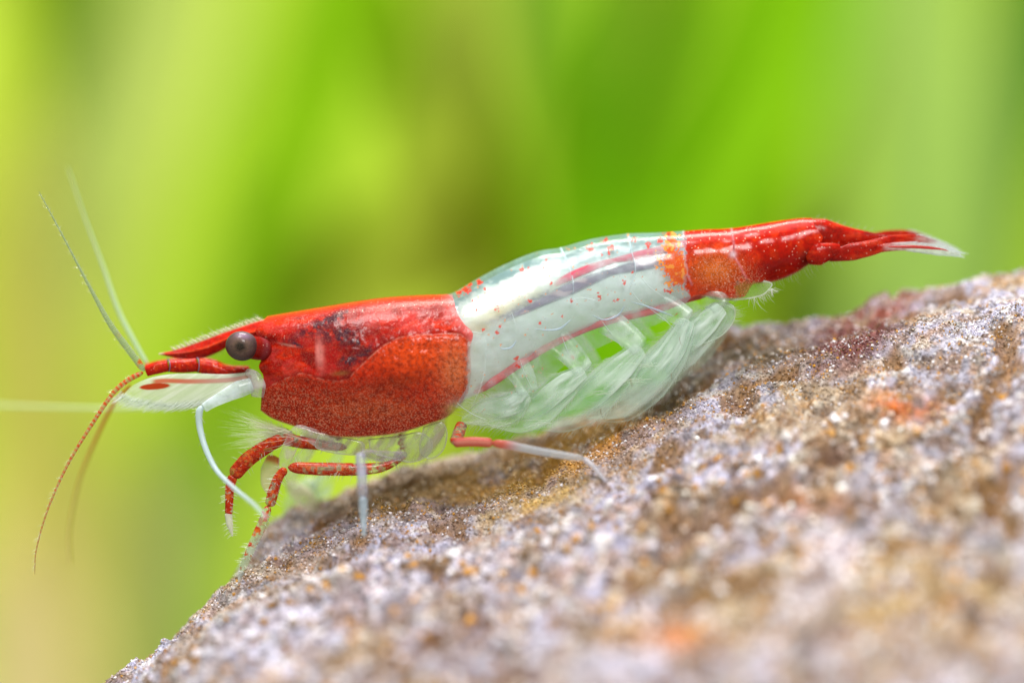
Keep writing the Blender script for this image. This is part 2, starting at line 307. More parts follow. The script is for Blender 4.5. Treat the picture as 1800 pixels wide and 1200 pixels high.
# the steep fold behind the swimmerets
PX = 900 + 60 * X * D / (D + Y); PY = 600 - 60 * Z * D / (D + Y)
Z = Z - .55 * np.exp(-(dline(X, Y, [(4.9, -.2), (4.3, 1.4), (4.6, 3.2)]) / .28) ** 2) - .22 * np.exp(-(dline(X, Y, [(-4, .4), (-1, .3), (1.2, .3)]) / .5) ** 2)
Z = Z + .22 * np.exp(-(dline(X, Y, [(-3.8, -.9), (-3.0, -.95), (-2.4, -1.2)]) / .22) ** 2)
PY = 600 - 60 * Z * D / (D + Y)
def rock_col(X, Y, Z):
    PX = 900 + 60 * X * D / (D + Y); PY = 600 - 60 * Z * D / (D + Y)
    c = np.broadcast_to(S(164, 158, 174), X.shape + (3,)).copy()
    a = fbm(X / 2.1, Y / 1.7, Z / 2, 4, 61); b = fbm(X / .7, Y / .6, Z / .7, 3, 71); e = fbm(X / 3.3, Y / 3, Z / 3, 3, 81); f = fbm(X / .35, Y / .33, Z / .3, 2, 91)
    c = mixc(c, S(182, 178, 204), sst(-.1, .4, e) * .85)
    c = mixc(c, S(164, 136, 88), sst(-.05, .45, a) * .75)
    c = mixc(c, S(160, 112, 48), sst(.15, .55, b) * .6)
    c = mixc(c, S(214, 206, 196), sst(.15, .5, f) * .5)
    c = mixc(c, S(120, 84, 52), sst(.12, .5, -b + .3 * f) * .75)
    c = mixc(c, S(70, 60, 60), sst(.3, .6, fbm(X / .5, Y / .5, Z / .5, 2, 101)) * .5)
    pit = np.clip(fbm(X / 1.1 + 5, Y / .9, 2, 3, 31) - .34, 0, 1); c = mixc(c, S(132, 92, 44), sst(0, .2, pit) * .8)
    # stains with their own shape, plus two pale crest patches that paint in light
    def st(col, cx, cy, sx, sy, ang=0, k=1.0): return mixc(c, col, k * blob(PX, PY, cx, cy, sx, sy, ang) * sst(-.55, .25, b + .2))
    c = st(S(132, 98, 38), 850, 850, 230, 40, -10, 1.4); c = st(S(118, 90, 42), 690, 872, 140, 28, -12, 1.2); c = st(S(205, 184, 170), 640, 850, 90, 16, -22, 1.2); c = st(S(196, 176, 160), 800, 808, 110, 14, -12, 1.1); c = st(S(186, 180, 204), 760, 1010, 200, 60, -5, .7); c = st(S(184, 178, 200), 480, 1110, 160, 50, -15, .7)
    c = st(S(206, 122, 22), 1060, 762, 95, 30, -22, 1.1); c = st(S(150, 108, 38), 1010, 775, 130, 32, -20, 1.3); c = st(S(80, 56, 28), 1165, 690, 55, 55, 0, 1.5)
    c = st(S(96, 78, 58), 1340, 618, 140, 32, -5, 1.3); c = st(S(104, 54, 52), 1500, 588, 85, 48, -30, 1.5); c = st(S(150, 66, 40), 1560, 545, 60, 16, -20, .8)
    c = st(S(180, 92, 28), 1580, 718, 55, 26, 0, 1.1); c = st(S(196, 122, 46), 1190, 1125, 75, 30, 0, 1.2); c = st(S(186, 120, 60), 1440, 885, 60, 24, 0, .9)
    c = st(S(104, 74, 60), 1470, 800, 50, 34, 0, 1.0); c = st(S(110, 72, 42), 790, 1130, 120, 40, -25, .8); c = st(S(120, 100, 108), 560, 950, 90, 30, -25, .7)
    c = st(S(176, 146, 96), 1560, 1080, 260, 90, 0, .9); c = st(S(196, 190, 212), 1090, 1170, 120, 40, 0, .9); c = st(S(196, 188, 206), 1450, 1010, 40, 110, 35, .8)
    c = st(S(196, 156, 60), 960, 880, 90, 18, -18, .7)
    return c
rock = bpy.data.objects.new('rock', None); COL.objects.link(rock); rock['label'] = 'rough grainy lilac grey and ochre stone the shrimp stands on'; rock['category'] = 'rock'
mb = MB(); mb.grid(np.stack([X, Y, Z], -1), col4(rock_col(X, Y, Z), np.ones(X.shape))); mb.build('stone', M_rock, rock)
def zat(x, y):
    i = np.clip((x - RX[0]) / .06, 0, len(RX) - 1.001); j = np.interp(y, RY, np.arange(len(RY))); i0 = i.astype(int); j0 = np.minimum(j.astype(int), len(RY) - 2); fi = i - i0; fj = j - j0
    return (Z[i0, j0] * (1 - fi) + Z[i0 + 1, j0] * fi) * (1 - fj) + (Z[i0, j0 + 1] * (1 - fi) + Z[i0 + 1, j0 + 1] * fi) * fj
def grains(N, y0, y1, smin, smax, name, seed):
    r = np.random.default_rng(seed)
    y = r.uniform(y0, y1, N); x = r.uniform(-1.02, 1.02, N) * 15 * (D + y) / D; z = zat(x, y)
    ok = (z > -10.6 * (D + y) / D); x, y, z = x[ok], y[ok], z[ok]; n = len(x)
    sz = smin * (smax / smin) ** (r.random(n) ** 1.8)
    base = np.array([(1, 0, 0), (-1, 0, 0), (0, 1, 0), (0, -1, 0), (0, 0, 1), (0, 0, -1)], float)
    tri = np.array([(0, 2, 4), (2, 1, 4), (1, 3, 4), (3, 0, 4), (2, 0, 5), (1, 2, 5), (3, 1, 5), (0, 3, 5)])
    A = r.normal(size=(n, 3, 3)); Q, _ = np.linalg.qr(A)
    sc = sz[:, None, None] * r.uniform(.55, 1.25, (n, 6, 1)) * base[None]
    V = np.einsum('nij,nkj->nki', Q, sc) + np.stack([x, y, z + sz * .25], -1)[:, None]
    c = rock_col(x, y, z); k = r.random(n)
    c = c * r.uniform(.75, 1.22, n)[:, None]
    c = np.where((k < .09)[:, None], S(208, 200, 208), c); c = np.where((k > .92)[:, None], S(185, 128, 40) * r.uniform(.6, 1.2, n)[:, None], c)
    c = np.where(((k > .16) & (k < .24))[:, None], S(110, 84, 62), c)
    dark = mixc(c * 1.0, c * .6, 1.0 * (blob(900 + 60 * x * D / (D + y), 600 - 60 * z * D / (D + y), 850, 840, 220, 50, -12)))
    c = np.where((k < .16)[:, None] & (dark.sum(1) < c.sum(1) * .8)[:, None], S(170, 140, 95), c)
    m = MB(); m.v = [V.reshape(-1, 3)]; m.q = [(tri[None] + 6 * np.arange(n)[:, None, None]).reshape(-1, 3)]
    m.c = [np.repeat(np.c_[np.clip(c, 0, .95), np.ones(n)], 6, 0)]; m.k = [np.zeros((n * 6, 4))]
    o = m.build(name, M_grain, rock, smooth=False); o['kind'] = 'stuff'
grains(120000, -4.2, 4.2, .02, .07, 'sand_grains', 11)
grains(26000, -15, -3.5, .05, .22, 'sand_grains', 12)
def crystal(px, py, yg, r, name='crystal'):
    """one white grain lying on the stone, its glint put into the colour"""
    best = None
    for y in np.linspace(-14, 3, 200):
        p = P(px, py, y); d = abs(float(zat(np.array([p[0]]), np.array([y]))[0]) - p[2])
        if best is None or d < best[0]: best = (d, p)
    p = best[1] + np.array([0, 0, r * .4]); mb = MB(); a = np.linspace(0, np.pi, 7)[:, None]; b = np.linspace(0, 2 * np.pi, 8, endpoint=False)[None]
    V = np.stack([np.sin(a) * np.cos(b), np.sin(a) * np.sin(b), np.cos(a) + 0 * b], -1) * r * rng.uniform(.85, 1.15, (7, 8, 1)) + p
    mb.grid(V, rgba(S(250, 250, 252)), cv=True); mb.build(name, M_grain, rock, smooth=False)
for c_ in [(602, 1035, -4, .2), (488, 1182, -8, .13), (1226, 772, -3, .07), (1391, 808, -3, .09), (1391, 892, -6, .1), (1479, 862, -6, .12), (1585, 757, -3, .08), (748, 985, -3, .08)]: crystal(*c_)

# ------------------------------------------------------------------ shrimp
shrimp = bpy.data.objects.new('shrimp', None); COL.objects.link(shrimp)
shrimp['label'] = 'red and white dwarf shrimp with long feelers standing on the rough stone'; shrimp['category'] = 'shrimp'
RED = S(205, 38, 12)
def closed_shell(G, yfun, nu, nv):
    """near side + mirrored far side of a px patch, joined along the back"""
    u = np.linspace(0, 1, nu)[:, None] + 0 * np.linspace(0, 1, nv)[None]; v = np.linspace(0, 1, nv)[None] + 0 * u
    y = yfun(u, v, G[..., 0], G[..., 1]); near = P(G[..., 0], G[..., 1], -y); far = near.copy(); far[..., 1] = -near[..., 1]
    return near, far, u, v

# --- carapace
NU, NV = 400, 190
ctop = [(470, 556), (510, 549), (560, 541), (620, 531), (680, 523), (740, 519), (795, 517)]
cbot = [(458, 722), (480, 737), (520, 751), (560, 763), (600, 769), (650, 768), (700, 762), (750, 747), (788, 732), (815, 706)]
cfr = [(470, 556), (449, 580), (462, 602), (464, 622), (455, 644), (463, 662), (460, 690), (458, 722)]
cre = [(795, 517), (803, 548), (815, 568), (831, 586), (827, 610), (828, 650), (824, 685), (815, 706)]
G = coons(ctop, cbot, cfr, cre, NU, NV)
WAVE = [(463, 684), (480, 676), (505, 664), (532, 656), (560, 665), (590, 670), (612, 666), (622, 655), (650, 628), (680, 604), (715, 590), (760, 588), (800, 586), (818, 592), (826, 600)]
def depth_profile(v): return np.where(v < .5, np.sqrt(np.clip(1 - (1 - v / .5) ** 2, 0, 1)) ** .9, 1 - .28 * (np.clip(v - .5, 0, 1) / .5) ** 2)
dwave = dline(G[..., 0], G[..., 1], WAVE)
below = None
def ycar(u, v, px, py):
    W = np.interp(u, [0, .12, .4, .7, 1], [.80, 1.15, 1.6, 1.7, 1.5]); y = W * depth_profile(v)
    y = y - .018 * np.exp(-(dwave / 3.2) ** 2) + .05 * blob(px, py, 700, 665, 110, 60) + .05 * blob(px, py, 600, 610, 60, 45)
    y = y - .05 * blob(px, py, 640, 600, 14, 40, 30) + .03 * fbm(px / 45, py / 45, 0, 3, 5) * np.sin(np.pi * np.clip(v, 0, 1)) + .012 * fbm(px / 12, py / 12, 0, 2, 6) * np.clip(v * 4, 0, 1)
    return np.maximum(y, 0)
near, far, u, v = closed_shell(G, ycar, NU, NV)
px, py = G[..., 0], G[..., 1]
rot = lambda a: (px * math.cos(a) + py * math.sin(a), -px * math.sin(a) + py * math.cos(a))
s1, s2 = rot(-.28)
streak = fbm(s1 / 40, s2 / 10, 0, 4, 15); n1 = fbm(px / 22, py / 22, 0, 4, 16); n2 = fbm(px / 7, py / 7, 0, 3, 17)
wy = np.interp(px, [p[0] for p in WAVE], [p[1] for p in WAVE]); low = sst(-4, 6, py - wy)
c = np.broadcast_to(S(186, 22, 6), px.shape + (3,)).copy(); nb = fbm(px / 34, py / 24, 0, 4, 216)
c = mixc(c, S(222, 50, 14), sst(-.1, .6, streak) * .75)
c = mixc(c, S(128, 12, 12), sst(.0, .6, -n1) * .6)
c = mixc(c, S(200, 62, 62), (1 - low) * sst(.1, .6, nb) * .45); c = mixc(c, S(105, 20, 26), (1 - low) * sst(.05, .6, -nb) * sst(515, 540, py) * .55)
c = mixc(c, S(224, 58, 12), (1 - low) * sst(14, 3, py - np.interp(px, [p[0] for p in ctop], [p[1] for p in ctop])) * .8)
c = mixc(c, S(200, 42, 12), low * .8); c = mixc(c, S(232, 76, 20), low * blob(px, py, 735, 625, 75, 42) * .95); c = mixc(c, S(226, 122, 70), low * blob(px, py, 800, 655, 28, 50) * .8)
c = mixc(c, S(164, 40, 14), low * sst(630, 730, py + .12 * (640 - px)) * .85); c = mixc(c, S(116, 40, 14), low * blob(px, py, 700, 672, 75, 16, -14) * .6); c = mixc(c, S(190, 84, 38), low * blob(px, py, 660, 720, 80, 22, 0) * .55)  # dark diagonal band on the lower flank is a shadow painted into the colour
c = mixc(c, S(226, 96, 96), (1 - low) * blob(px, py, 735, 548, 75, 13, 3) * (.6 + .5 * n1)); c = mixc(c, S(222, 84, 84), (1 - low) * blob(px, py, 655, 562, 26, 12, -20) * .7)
c = mixc(c, S(120, 16, 14), (1 - low) * blob(px, py, 692, 546, 12, 9) * .8); c = mixc(c, S(150, 18, 14), (1 - low) * blob(px, py, 775, 540, 14, 14) * .5)
for (cx, cy, sx, sy, an, k) in [(600, 590, 26, 13, -25, 1.1), (585, 560, 36, 7, -22, .95), (545, 578, 40, 8, -28, .7), (612, 633, 16, 8, -20, 1.2), (640, 622, 22, 6, -40, .9), (625, 600, 18, 9, 20, .8), (575, 585, 22, 10, 0, .7), (520, 605, 14, 3, 20, .9)]:
    c = mixc(c, S(62, 36, 52), 1.25 * k * blob(px, py, cx, cy, sx * 1.15, sy * 1.25, an) * sst(-.7, .3, n2 * .9 + n1 * .5))
c = mixc(c, S(90, 26, 30), .55 * blob(px, py, 610, 600, 55, 50, -20) * sst(-.6, .4, n1)); c = mixc(c, S(225, 130, 125), blob(px, py, 562, 622, 7, 22, -4) * 1.3 * (px > 553)); c = mixc(c, S(178, 16, 16), blob(px, py, 582, 628, 12, 20) * .8)
c = mixc(c, S(190, 120, 110), blob(px, py, 505, 606, 14, 1.8, 12) * 1.1)
c = mixc(c, S(150, 92, 50), blob(px, py, 598, 656, 14, 4, -5) * .9)
c = mixc(c, S(214, 130, 112), np.exp(-(dwave / 1.3) ** 2) * .6 * sst(-.6, .2, n2))
edge_r = np.clip((1 - u) * 340, 0, 400)
c = mixc(c, S(225, 110, 110), np.exp(-(edge_r / 14) ** 2) * (1 - low) * .8)
opa = np.full(px.shape, .995)
edge_b = (1 - v) * 180
opa = opa * (1 - .8 * sst(14, 0, edge_r + 5 * n2) * low) * (1 - .75 * blob(px, py, 806, 722, 24, 18))
c = mixc(c, S(205, 190, 180), blob(px, py, 806, 722, 20, 14) * .8)
opa = opa * (1 - .7 * np.exp(-(edge_b / 1.5) ** 2)); c = mixc(c, S(190, 170, 130), np.exp(-(edge_b / 1.6) ** 2))
spk = low * (.25 + .75 * sst(650, 745, py + .1 * (650 - px))) * .62 + .4 * low * blob(px, py, 800, 670, 30, 60); spk = np.clip(spk, 0, 1) * (1 - .4 * blob(px, py, 700, 650, 60, 40))
spk = spk + (1 - low) * .12
glit = (1 - low) * (blob(px, py, 680, 537, 70, 9, -3) + blob(px, py, 600, 553, 45, 8, -14) + blob(px, py, 770, 540, 50, 22) + .5 * blob(px, py, 480, 600, 30, 25)) * .8
ctl = np.stack([spk, np.clip(glit, 0, 1), 0 * u, .25 + .3 * low], -1)
both = np.concatenate([near[:, ::-1], far[:, 1:]], 1); cc = col4(c, opa); cboth = np.concatenate([cc[:, ::-1], cc[:, 1:]], 1); kboth = np.concatenate([ctl[:, ::-1], ctl[:, 1:]], 1)
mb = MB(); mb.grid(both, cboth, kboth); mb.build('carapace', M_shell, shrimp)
CAR = (G, -near[..., 1])
def ynear(G_y, x, y):
    g, yy = G_y; sub = g[::3, ::3]; d = (sub[..., 0] - x) ** 2 + (sub[..., 1] - y) ** 2; i = np.unravel_index(d.argmin(), d.shape); return yy[::3, ::3][i]

# --- rostrum
rt = [(279, 621), (310, 614), (345, 602), (385, 587), (420, 575), (450, 565), (500, 552), (560, 542)]
rb = [(279, 622.5), (300, 627), (330, 631), (360, 628), (385, 618), (410, 606), (470, 596), (560, 560)]
n = 120; m_ = 40; T, B = cat(rt, n), cat(rb, n); vv = np.linspace(0, 1, m_)[None, :, None]; Gr = T[:, None] * (1 - vv) + B[:, None] * vv
uu = np.linspace(0, 1, n)[:, None]; v1 = vv[..., 0]
wr = np.interp(uu, [0, .1, .35, .6, 1], [.02, .10, .22, .4, .5]) * (np.sin(np.pi * v1) ** .7) * (1 + .25 * np.exp(-((v1 - .5) / .12) ** 2))
nr = P(Gr[..., 0], Gr[..., 1], -wr); fr_ = nr.copy(); fr_[..., 1] *= -1
cr = np.broadcast_to(S(196, 24, 6), Gr.shape[:2] + (3,)).copy(); gx, gy = Gr[..., 0], Gr[..., 1]
cr = mixc(cr, S(240, 88, 40), np.exp(-((v1 - .47) / .07) ** 2) * .5); cr = mixc(cr, S(150, 14, 8), sst(.1, .5, fbm(gx / 14, gy / 5, 0, 3, 51)) * .5 + sst(.8, 1, v1) * .3)
cr = mixc(cr, S(225, 215, 190), sst(.045, .0, uu + 0 * v1) + .75 * sst(.05, .0, v1 + 0 * uu))
mb = MB(); full = np.concatenate([nr, fr_[:, ::-1][:, 1:-1]], 1); cf = col4(cr, np.full(cr.shape[:2], .98)); mb.grid(full, np.concatenate([cf, cf[:, ::-1][:, 1:-1]], 1), (.08, .15, 0, .3), cv=True)
rost = mb.build('rostrum', M_shell, shrimp)
tt = cat(rt, 200); base_t = None
for i, f in enumerate(np.linspace(.10, .64, 21)):
    k = int(f * 199); p = tt[k]; ln = 15 if i > 4 else 11
    mbt = MB(); a = pp([(p[0] + 5, p[1] + 2, 0), (p[0] - 1, p[1] - 2.2, 0), (p[0] - ln * .6, p[1] - 6.2, 0)])
    tube(mbt, a, np.array([.045, .04, .004]), rgba(S(212, 205, 178), .8), (0, 0, 0, 0), n=8, ns=6, flat=.7); mbt.build('tooth', M_limb, rost)
mb = MB()
for f in np.linspace(.1, .66, 60):
    p = tt[int(f * 199)] + rng.normal(0, 1, 2); L = rng.uniform(6, 13); yj = rng.uniform(-.05, .05)
    hair(mb, P(p[0], p[1], yj), P(p[0] - L * .55 + rng.normal(0, 3), p[1] - L, yj), .008, .1, (.75, .78, .6, .6))
for f in np.linspace(.06, .62, 44):
    p = cat(rb, 200)[int(f * 199)]; L = rng.uniform(5, 11); hair(mb, P(p[0], p[1], 0), P(p[0] - L * .4, p[1] + L, rng.uniform(-.1, .1)), .008, .1, (.8, .8, .55, .5))
o = mb.build('bristles', M_hair, rost); o['kind'] = 'stuff'

# --- eye and stalk
def ellipsoid(mb, c, rx, ry, rz, colf, nu=48, nv=64, tilt=0.0, ctl=None):
    a = np.linspace(0, np.pi, nu)[:, None]; b = np.linspace(0, 2 * np.pi, nv, endpoint=False)[None]
    L = np.stack([np.sin(a) * np.cos(b), -np.cos(a) + 0 * b, np.sin(a) * np.sin(b)], -1); V = L * np.array([rx, ry, rz])
    ct, st_ = math.cos(tilt), math.sin(tilt); V = np.stack([V[..., 0] * ct - V[..., 2] * st_, V[..., 1], V[..., 0] * st_ + V[..., 2] * ct], -1) + c
    mb.grid(V, colf(L) if callable(colf) else colf, ctl, cv=True)
def eyecol(L):
    r = np.sqrt((L[..., 0] + .02) ** 2 + (L[..., 2] + .02) ** 2); c = np.broadcast_to(S(80, 58, 58), r.shape + (3,)).copy()
    c = mixc(c, S(44, 26, 36), sst(.6, .98, r)); c = mixc(c, S(92, 70, 58), sst(.75, .3, r) * .7 * (1 + fbm(L[..., 0] * 9, L[..., 2] * 9, 0, 3, 8)))
    c = mixc(c, S(26, 18, 20), sst(.5, .2, r) * .8); c = mixc(c, S(1, 1, 1), sst(.30, .18, r)); c = mixc(c, S(60, 46, 42), sst(.25, .5, fbm(L[..., 0] * 14, L[..., 2] * 14, 0, 2, 9)) * sst(.3, .4, r) * .6)
    c = mixc(c, S(128, 96, 136), blob(L[..., 0], L[..., 2], .05, .72, .45, .2) * .55)  # bluish purple highlight at the top, painted into the eye colour
    return col4(c, np.ones(r.shape))
mb = MB()
stalk = pp([(478, 618, -.3), (462, 614, -.72), (446, 611, -.95), (436, 610, -1.05)])
tube(mb, stalk, np.array([.26, .31, .34, .34]), lambda t, a, V: col4(mixc(np.broadcast_to(S(140, 14, 8), t.shape + (3,)).copy(), S(140, 70, 80), sst(.78, .6, t) * sst(.45, .6, t) * .6), np.full(t.shape, .97)), (.05, .5, 0, .2), n=40, ns=32)
eye = mb.build('eyestalk', M_shell, shrimp)
mb = MB(); ellipsoid(mb, P(425, 608, -1.14), .475, .42, .43, eyecol, 64, 96, -.15); mb.build('eyeball', M_eye, eye)

# --- abdomen: milky muscle inside a clear shell
atop = [(770, 519), (795, 515), (830, 495), (880, 468), (940, 443), (985, 435), (1040, 420), (1100, 411), (1150, 409), (1200, 406), (1240, 403), (1285, 401), (1350, 391), (1400, 384), (1427, 383)]
abot = [(790, 712), (838, 726), (880, 724), (920, 702), (950, 680), (990, 645), (1030, 622), (1070, 603), (1100, 590), (1150, 572), (1190, 552), (1215, 524), (1245, 520), (1275, 524), (1308, 521), (1325, 499), (1360, 495), (1395, 482), (1425, 463)]
afr = [(770, 519), (780, 560), (785, 640), (790, 712)]; are = [(1427, 383), (1433, 398), (1446, 418), (1432, 440), (1425, 463)]
NU, NV = 620, 200
G = coons(atop, abot, afr, are, NU, NV); px, py = G[..., 0], G[..., 1]
SEG = [[(985, 434), (999, 465), (1008, 500), (1003, 540)], [(1104, 411), (1110, 440), (1117, 475), (1106, 505)], [(1201, 406), (1203, 440), (1204, 470), (1216, 500)], [(1285, 400), (1290, 430), (1289, 446), (1300, 466), (1312, 490)], [(1427, 383), (1430, 398), (1446, 418)]]
rail = cat(abot, NU)
def yabd(u, v, x, y):
    W = np.interp(x, [770, 850, 1000, 1150, 1250, 1350, 1430], [1.38, 1.45, 1.35, 1.15, 1.0, .82, .6]); d = W * np.where(v < .5, np.sqrt(np.clip(1 - (1 - v / .5) ** 2, 0, 1)) ** .9, 1 - .15 * ((v - .5) / .5) ** 2)
    d = np.where(x > 1330, W * np.sqrt(np.clip(1 - (2 * v - 1) ** 2, 0, 1)) * sst(1330, 1360, x) + d * (1 - sst(1330, 1360, x)), d)
    for s in SEG[:4]:
        sx = np.interp(y, [p[1] for p in s], [p[0] for p in s]); t = x - sx; d = d + (.035 * sst(-26, 0, t) * (t < 0) - .0 * t) * np.clip(v * 5, 0, 1)
    return np.maximum(d + .012 * fbm(x / 30, y / 30, 0, 2, 55) * np.clip(v * 5, 0, 1), 0)
near, far, u, v = closed_shell(G, yabd, NU, NV)
n1 = fbm(px / 16, py / 16, 0, 4, 116); n2 = fbm(px / 6, py / 6, 0, 3, 117); n3 = fbm(px / 3.2, py / 3.2, 0, 2, 118)
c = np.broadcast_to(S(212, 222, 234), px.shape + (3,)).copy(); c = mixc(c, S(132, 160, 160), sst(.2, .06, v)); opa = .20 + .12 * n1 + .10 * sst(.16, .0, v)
cord = [(800, 712), (835, 688), (870, 668), (910, 640), (960, 610), (1020, 580), (1080, 558), (1130, 546), (1200, 525), (1245, 516)]
cy_ = np.interp(px, [p[0] for p in cord], [p[1] for p in cord]); under = sst(0, 16, py - cy_); opa = opa * (1 - .35 * under)
for s in SEG[:3]:
    dd = dline(px, py, s); k = np.exp(-(dd / 1.8) ** 2); c = mixc(c, S(205, 222, 235), k); opa = np.maximum(opa, .55 * k * sst(540, 500, py))
opa = opa + .12 * sst(.1, .02, v)
spots = [(1066, 422, 5), (1074, 436, 6), (1071, 444, 4), (1037, 438, 6), (1058, 448, 4), (1115, 421, 5), (1139, 432, 6), (1175, 413, 8), (1159, 421, 7), (1184, 424, 5), (960, 457, 3), (956, 471, 3), (917, 473, 4), (930, 470, 3), (843, 495, 6), (818, 508, 9), (806, 514, 7), (852, 508, 3), (830, 528, 4), (931, 530, 4), (1003, 529, 4), (1053, 522, 5), (1052, 514, 3), (1081, 529, 4), (1087, 527, 3), (1173, 510, 6), (1179, 513, 4), (1097, 496, 4), (1112, 478, 3), (949, 567, 3), (988, 556, 4), (969, 499, 4), (874, 543, 5), (837, 544, 3), (850, 578, 4), (878, 573, 3), (874, 584, 4), (908, 630, 5), (909, 643, 6), (1027, 645, 4), (1007, 627, 4), (1191, 557, 5), (1185, 500, 3), (826, 500, 5), (1040, 428, 2)]
pig = np.zeros(px.shape)
for (sx, sy, r) in spots:
    d = np.hypot(px - sx, py - sy) / r + .55 * n3; pig = np.maximum(pig, sst(1.0, .55, d))
redm = sst(-3, 5, px - np.interp(py, [400, 450, 480, 500, 530], [1201, 1204, 1207, 1200, 1215]) + 4 * n2)
lob = blob(px, py, 1183, 458, 26, 24) + blob(px, py, 1190, 485, 18, 22) + .8 * blob(px, py, 1180, 425, 12, 18) + .7 * blob(px, py, 1210, 478, 18, 22)
orag = sst(.42, .62, lob + .42 * n2 + .2 * n3)
fade = blob(px, py, 1310, 508, 34, 16) * sst(1285, 1300, px)
redm2 = np.clip(redm * (1 - .0 * fade), 0, 1)
c = mixc(c, S(214, 56, 40), pig); opa = np.maximum(opa, pig * .8)
c = mixc(c, mixc(np.broadcast_to(S(224, 86, 22), px.shape + (3,)).copy(), S(240, 150, 60), sst(0, .5, n2)), orag * (1 - redm2)); opa = np.maximum(opa, orag * .93)
cred = np.broadcast_to(S(192, 22, 4), px.shape + (3,)).copy()
cred = mixc(cred, S(224, 58, 16), sst(-.1, .5, n1) * .6); cred = mixc(cred, S(232, 118, 40), blob(px, py, 1258, 475, 44, 30) * .85)
cred = mixc(cred, S(140, 6, 4), blob(px, py, 1360, 470, 60, 18, -20) * .8); cred = mixc(cred, S(220, 90, 90), sst(.22, .1, v) * sst(.02, .08, v) * .5)
cred = mixc(cred, S(95, 16, 10), blob(px, py, 1416, 458, 10, 18, 20) * .9)
for s in SEG[2:4]: cred = mixc(cred, S(220, 130, 140), np.exp(-(dline(px, py, s) / 2.0) ** 2) * .8)
cred = mixc(cred, S(225, 200, 215), blob(px, py, 1288, 447, 6, 6))
c = mixc(c, cred, redm2); opa = np.maximum(opa, redm2 * .99); 
rag = sst(.2, .6, fade + .3 * n2); c = mixc(c, S(190, 60, 30), rag * .5); opa = opa * (1 - .45 * rag)
c = mixc(c, S(170, 110, 90), redm2 * np.exp(-((1 - v) * 90 / 2.0) ** 2) * .6); 
spk = redm2 * (.9 * blob(px, py, 1262, 478, 42, 34) + .8 * blob(px, py, 1310, 500, 30, 26)) + orag * .3 * (1 - redm2)
glit = redm2 * (.55 + .5 * sst(.6, .2, v)) * .8
ctl = np.stack([np.clip(spk, 0, 1), np.clip(glit, 0, 1), 0 * u, redm2 * .35], -1)
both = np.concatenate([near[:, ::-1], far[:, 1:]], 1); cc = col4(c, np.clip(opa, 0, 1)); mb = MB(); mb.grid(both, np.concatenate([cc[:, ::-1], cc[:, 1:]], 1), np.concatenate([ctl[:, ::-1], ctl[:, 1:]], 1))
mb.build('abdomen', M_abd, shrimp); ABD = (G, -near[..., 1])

mtop = [(775, 528), (800, 525), (835, 504), (885, 477), (942, 453), (985, 445), (1040, 431), (1100, 421), (1150, 418), (1200, 415), (1240, 414), (1300, 412)]
mbot = [(785, 712), (835, 694), (870, 675), (910, 648), (960, 617), (1020, 587), (1080, 566), (1130, 553), (1200, 531), (1240, 520), (1300, 500)]
NU, NV = 360, 130
G = coons(mtop, mbot, [(775, 528), (780, 620), (785, 712)], [(1300, 412), (1302, 450), (1300, 500)], NU, NV); px, py = G[..., 0], G[..., 1]
def ymus(u, v, x, y):
    W = np.interp(x, [770, 850, 1000, 1150, 1250, 1350], [1.20, 1.27, 1.18, .98, .8, .6]); return np.maximum(W * np.clip(1 - np.abs(2 * v - 1) ** 2.4, 0, 1) ** .5 + .03 * fbm(x / 40, y / 30, 0, 2, 3) * np.sin(np.pi * v), 0)
near, far, u, v = closed_shell(G, ymus, NU, NV)
n1 = fbm(px / 30 + py / 60, py / 18, 0, 4, 216); n2 = fbm(px / 9, py / 5, 0, 3, 217)
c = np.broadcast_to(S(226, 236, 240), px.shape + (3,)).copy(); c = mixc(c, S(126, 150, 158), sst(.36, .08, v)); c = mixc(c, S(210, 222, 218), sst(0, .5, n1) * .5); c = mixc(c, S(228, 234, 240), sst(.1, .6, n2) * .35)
wh = sst(.30, .72, blob(px, py, 892, 514, 125, 26, -25) + .10 * n2); c = mixc(c, S(255, 253, 250), wh)
cream = blob(px, py, 875, 552, 90, 13, -25); c = mixc(c, S(250, 232, 190), cream * .9)
gp = [(820, 577), (880, 560), (930, 532), (985, 505), (1030, 482), (1080, 465), (1130, 455), (1180, 440)]
dg = dline(px, py, gp); lo_ = py - np.interp(px, [p[0] for p in gp], [p[1] for p in gp])
c = mixc(c, S(128, 118, 134), np.exp(-(dg / 9) ** 2) * sst(815, 880, px) * sst(990, 950, px) * (.75 + .3 * n2))
c = mixc(c, S(205, 180, 140), blob(px, py, 840, 578, 40, 7, -12) * .6)
op = .76 - .14 * sst(490, 570, py) + .12 * n1 + .0 * u
op = np.maximum(op, wh * .99)
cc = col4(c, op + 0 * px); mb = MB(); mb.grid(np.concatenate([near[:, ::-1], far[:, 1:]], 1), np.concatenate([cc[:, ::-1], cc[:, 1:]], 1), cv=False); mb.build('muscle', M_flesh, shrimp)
MUS = (G, -near[..., 1])
def on(G_y, pts, lift): return np.array([P(a, b, -(ynear(G_y, a, b)) - lift) for a, b in cat(np.array(pts, float), 24)])
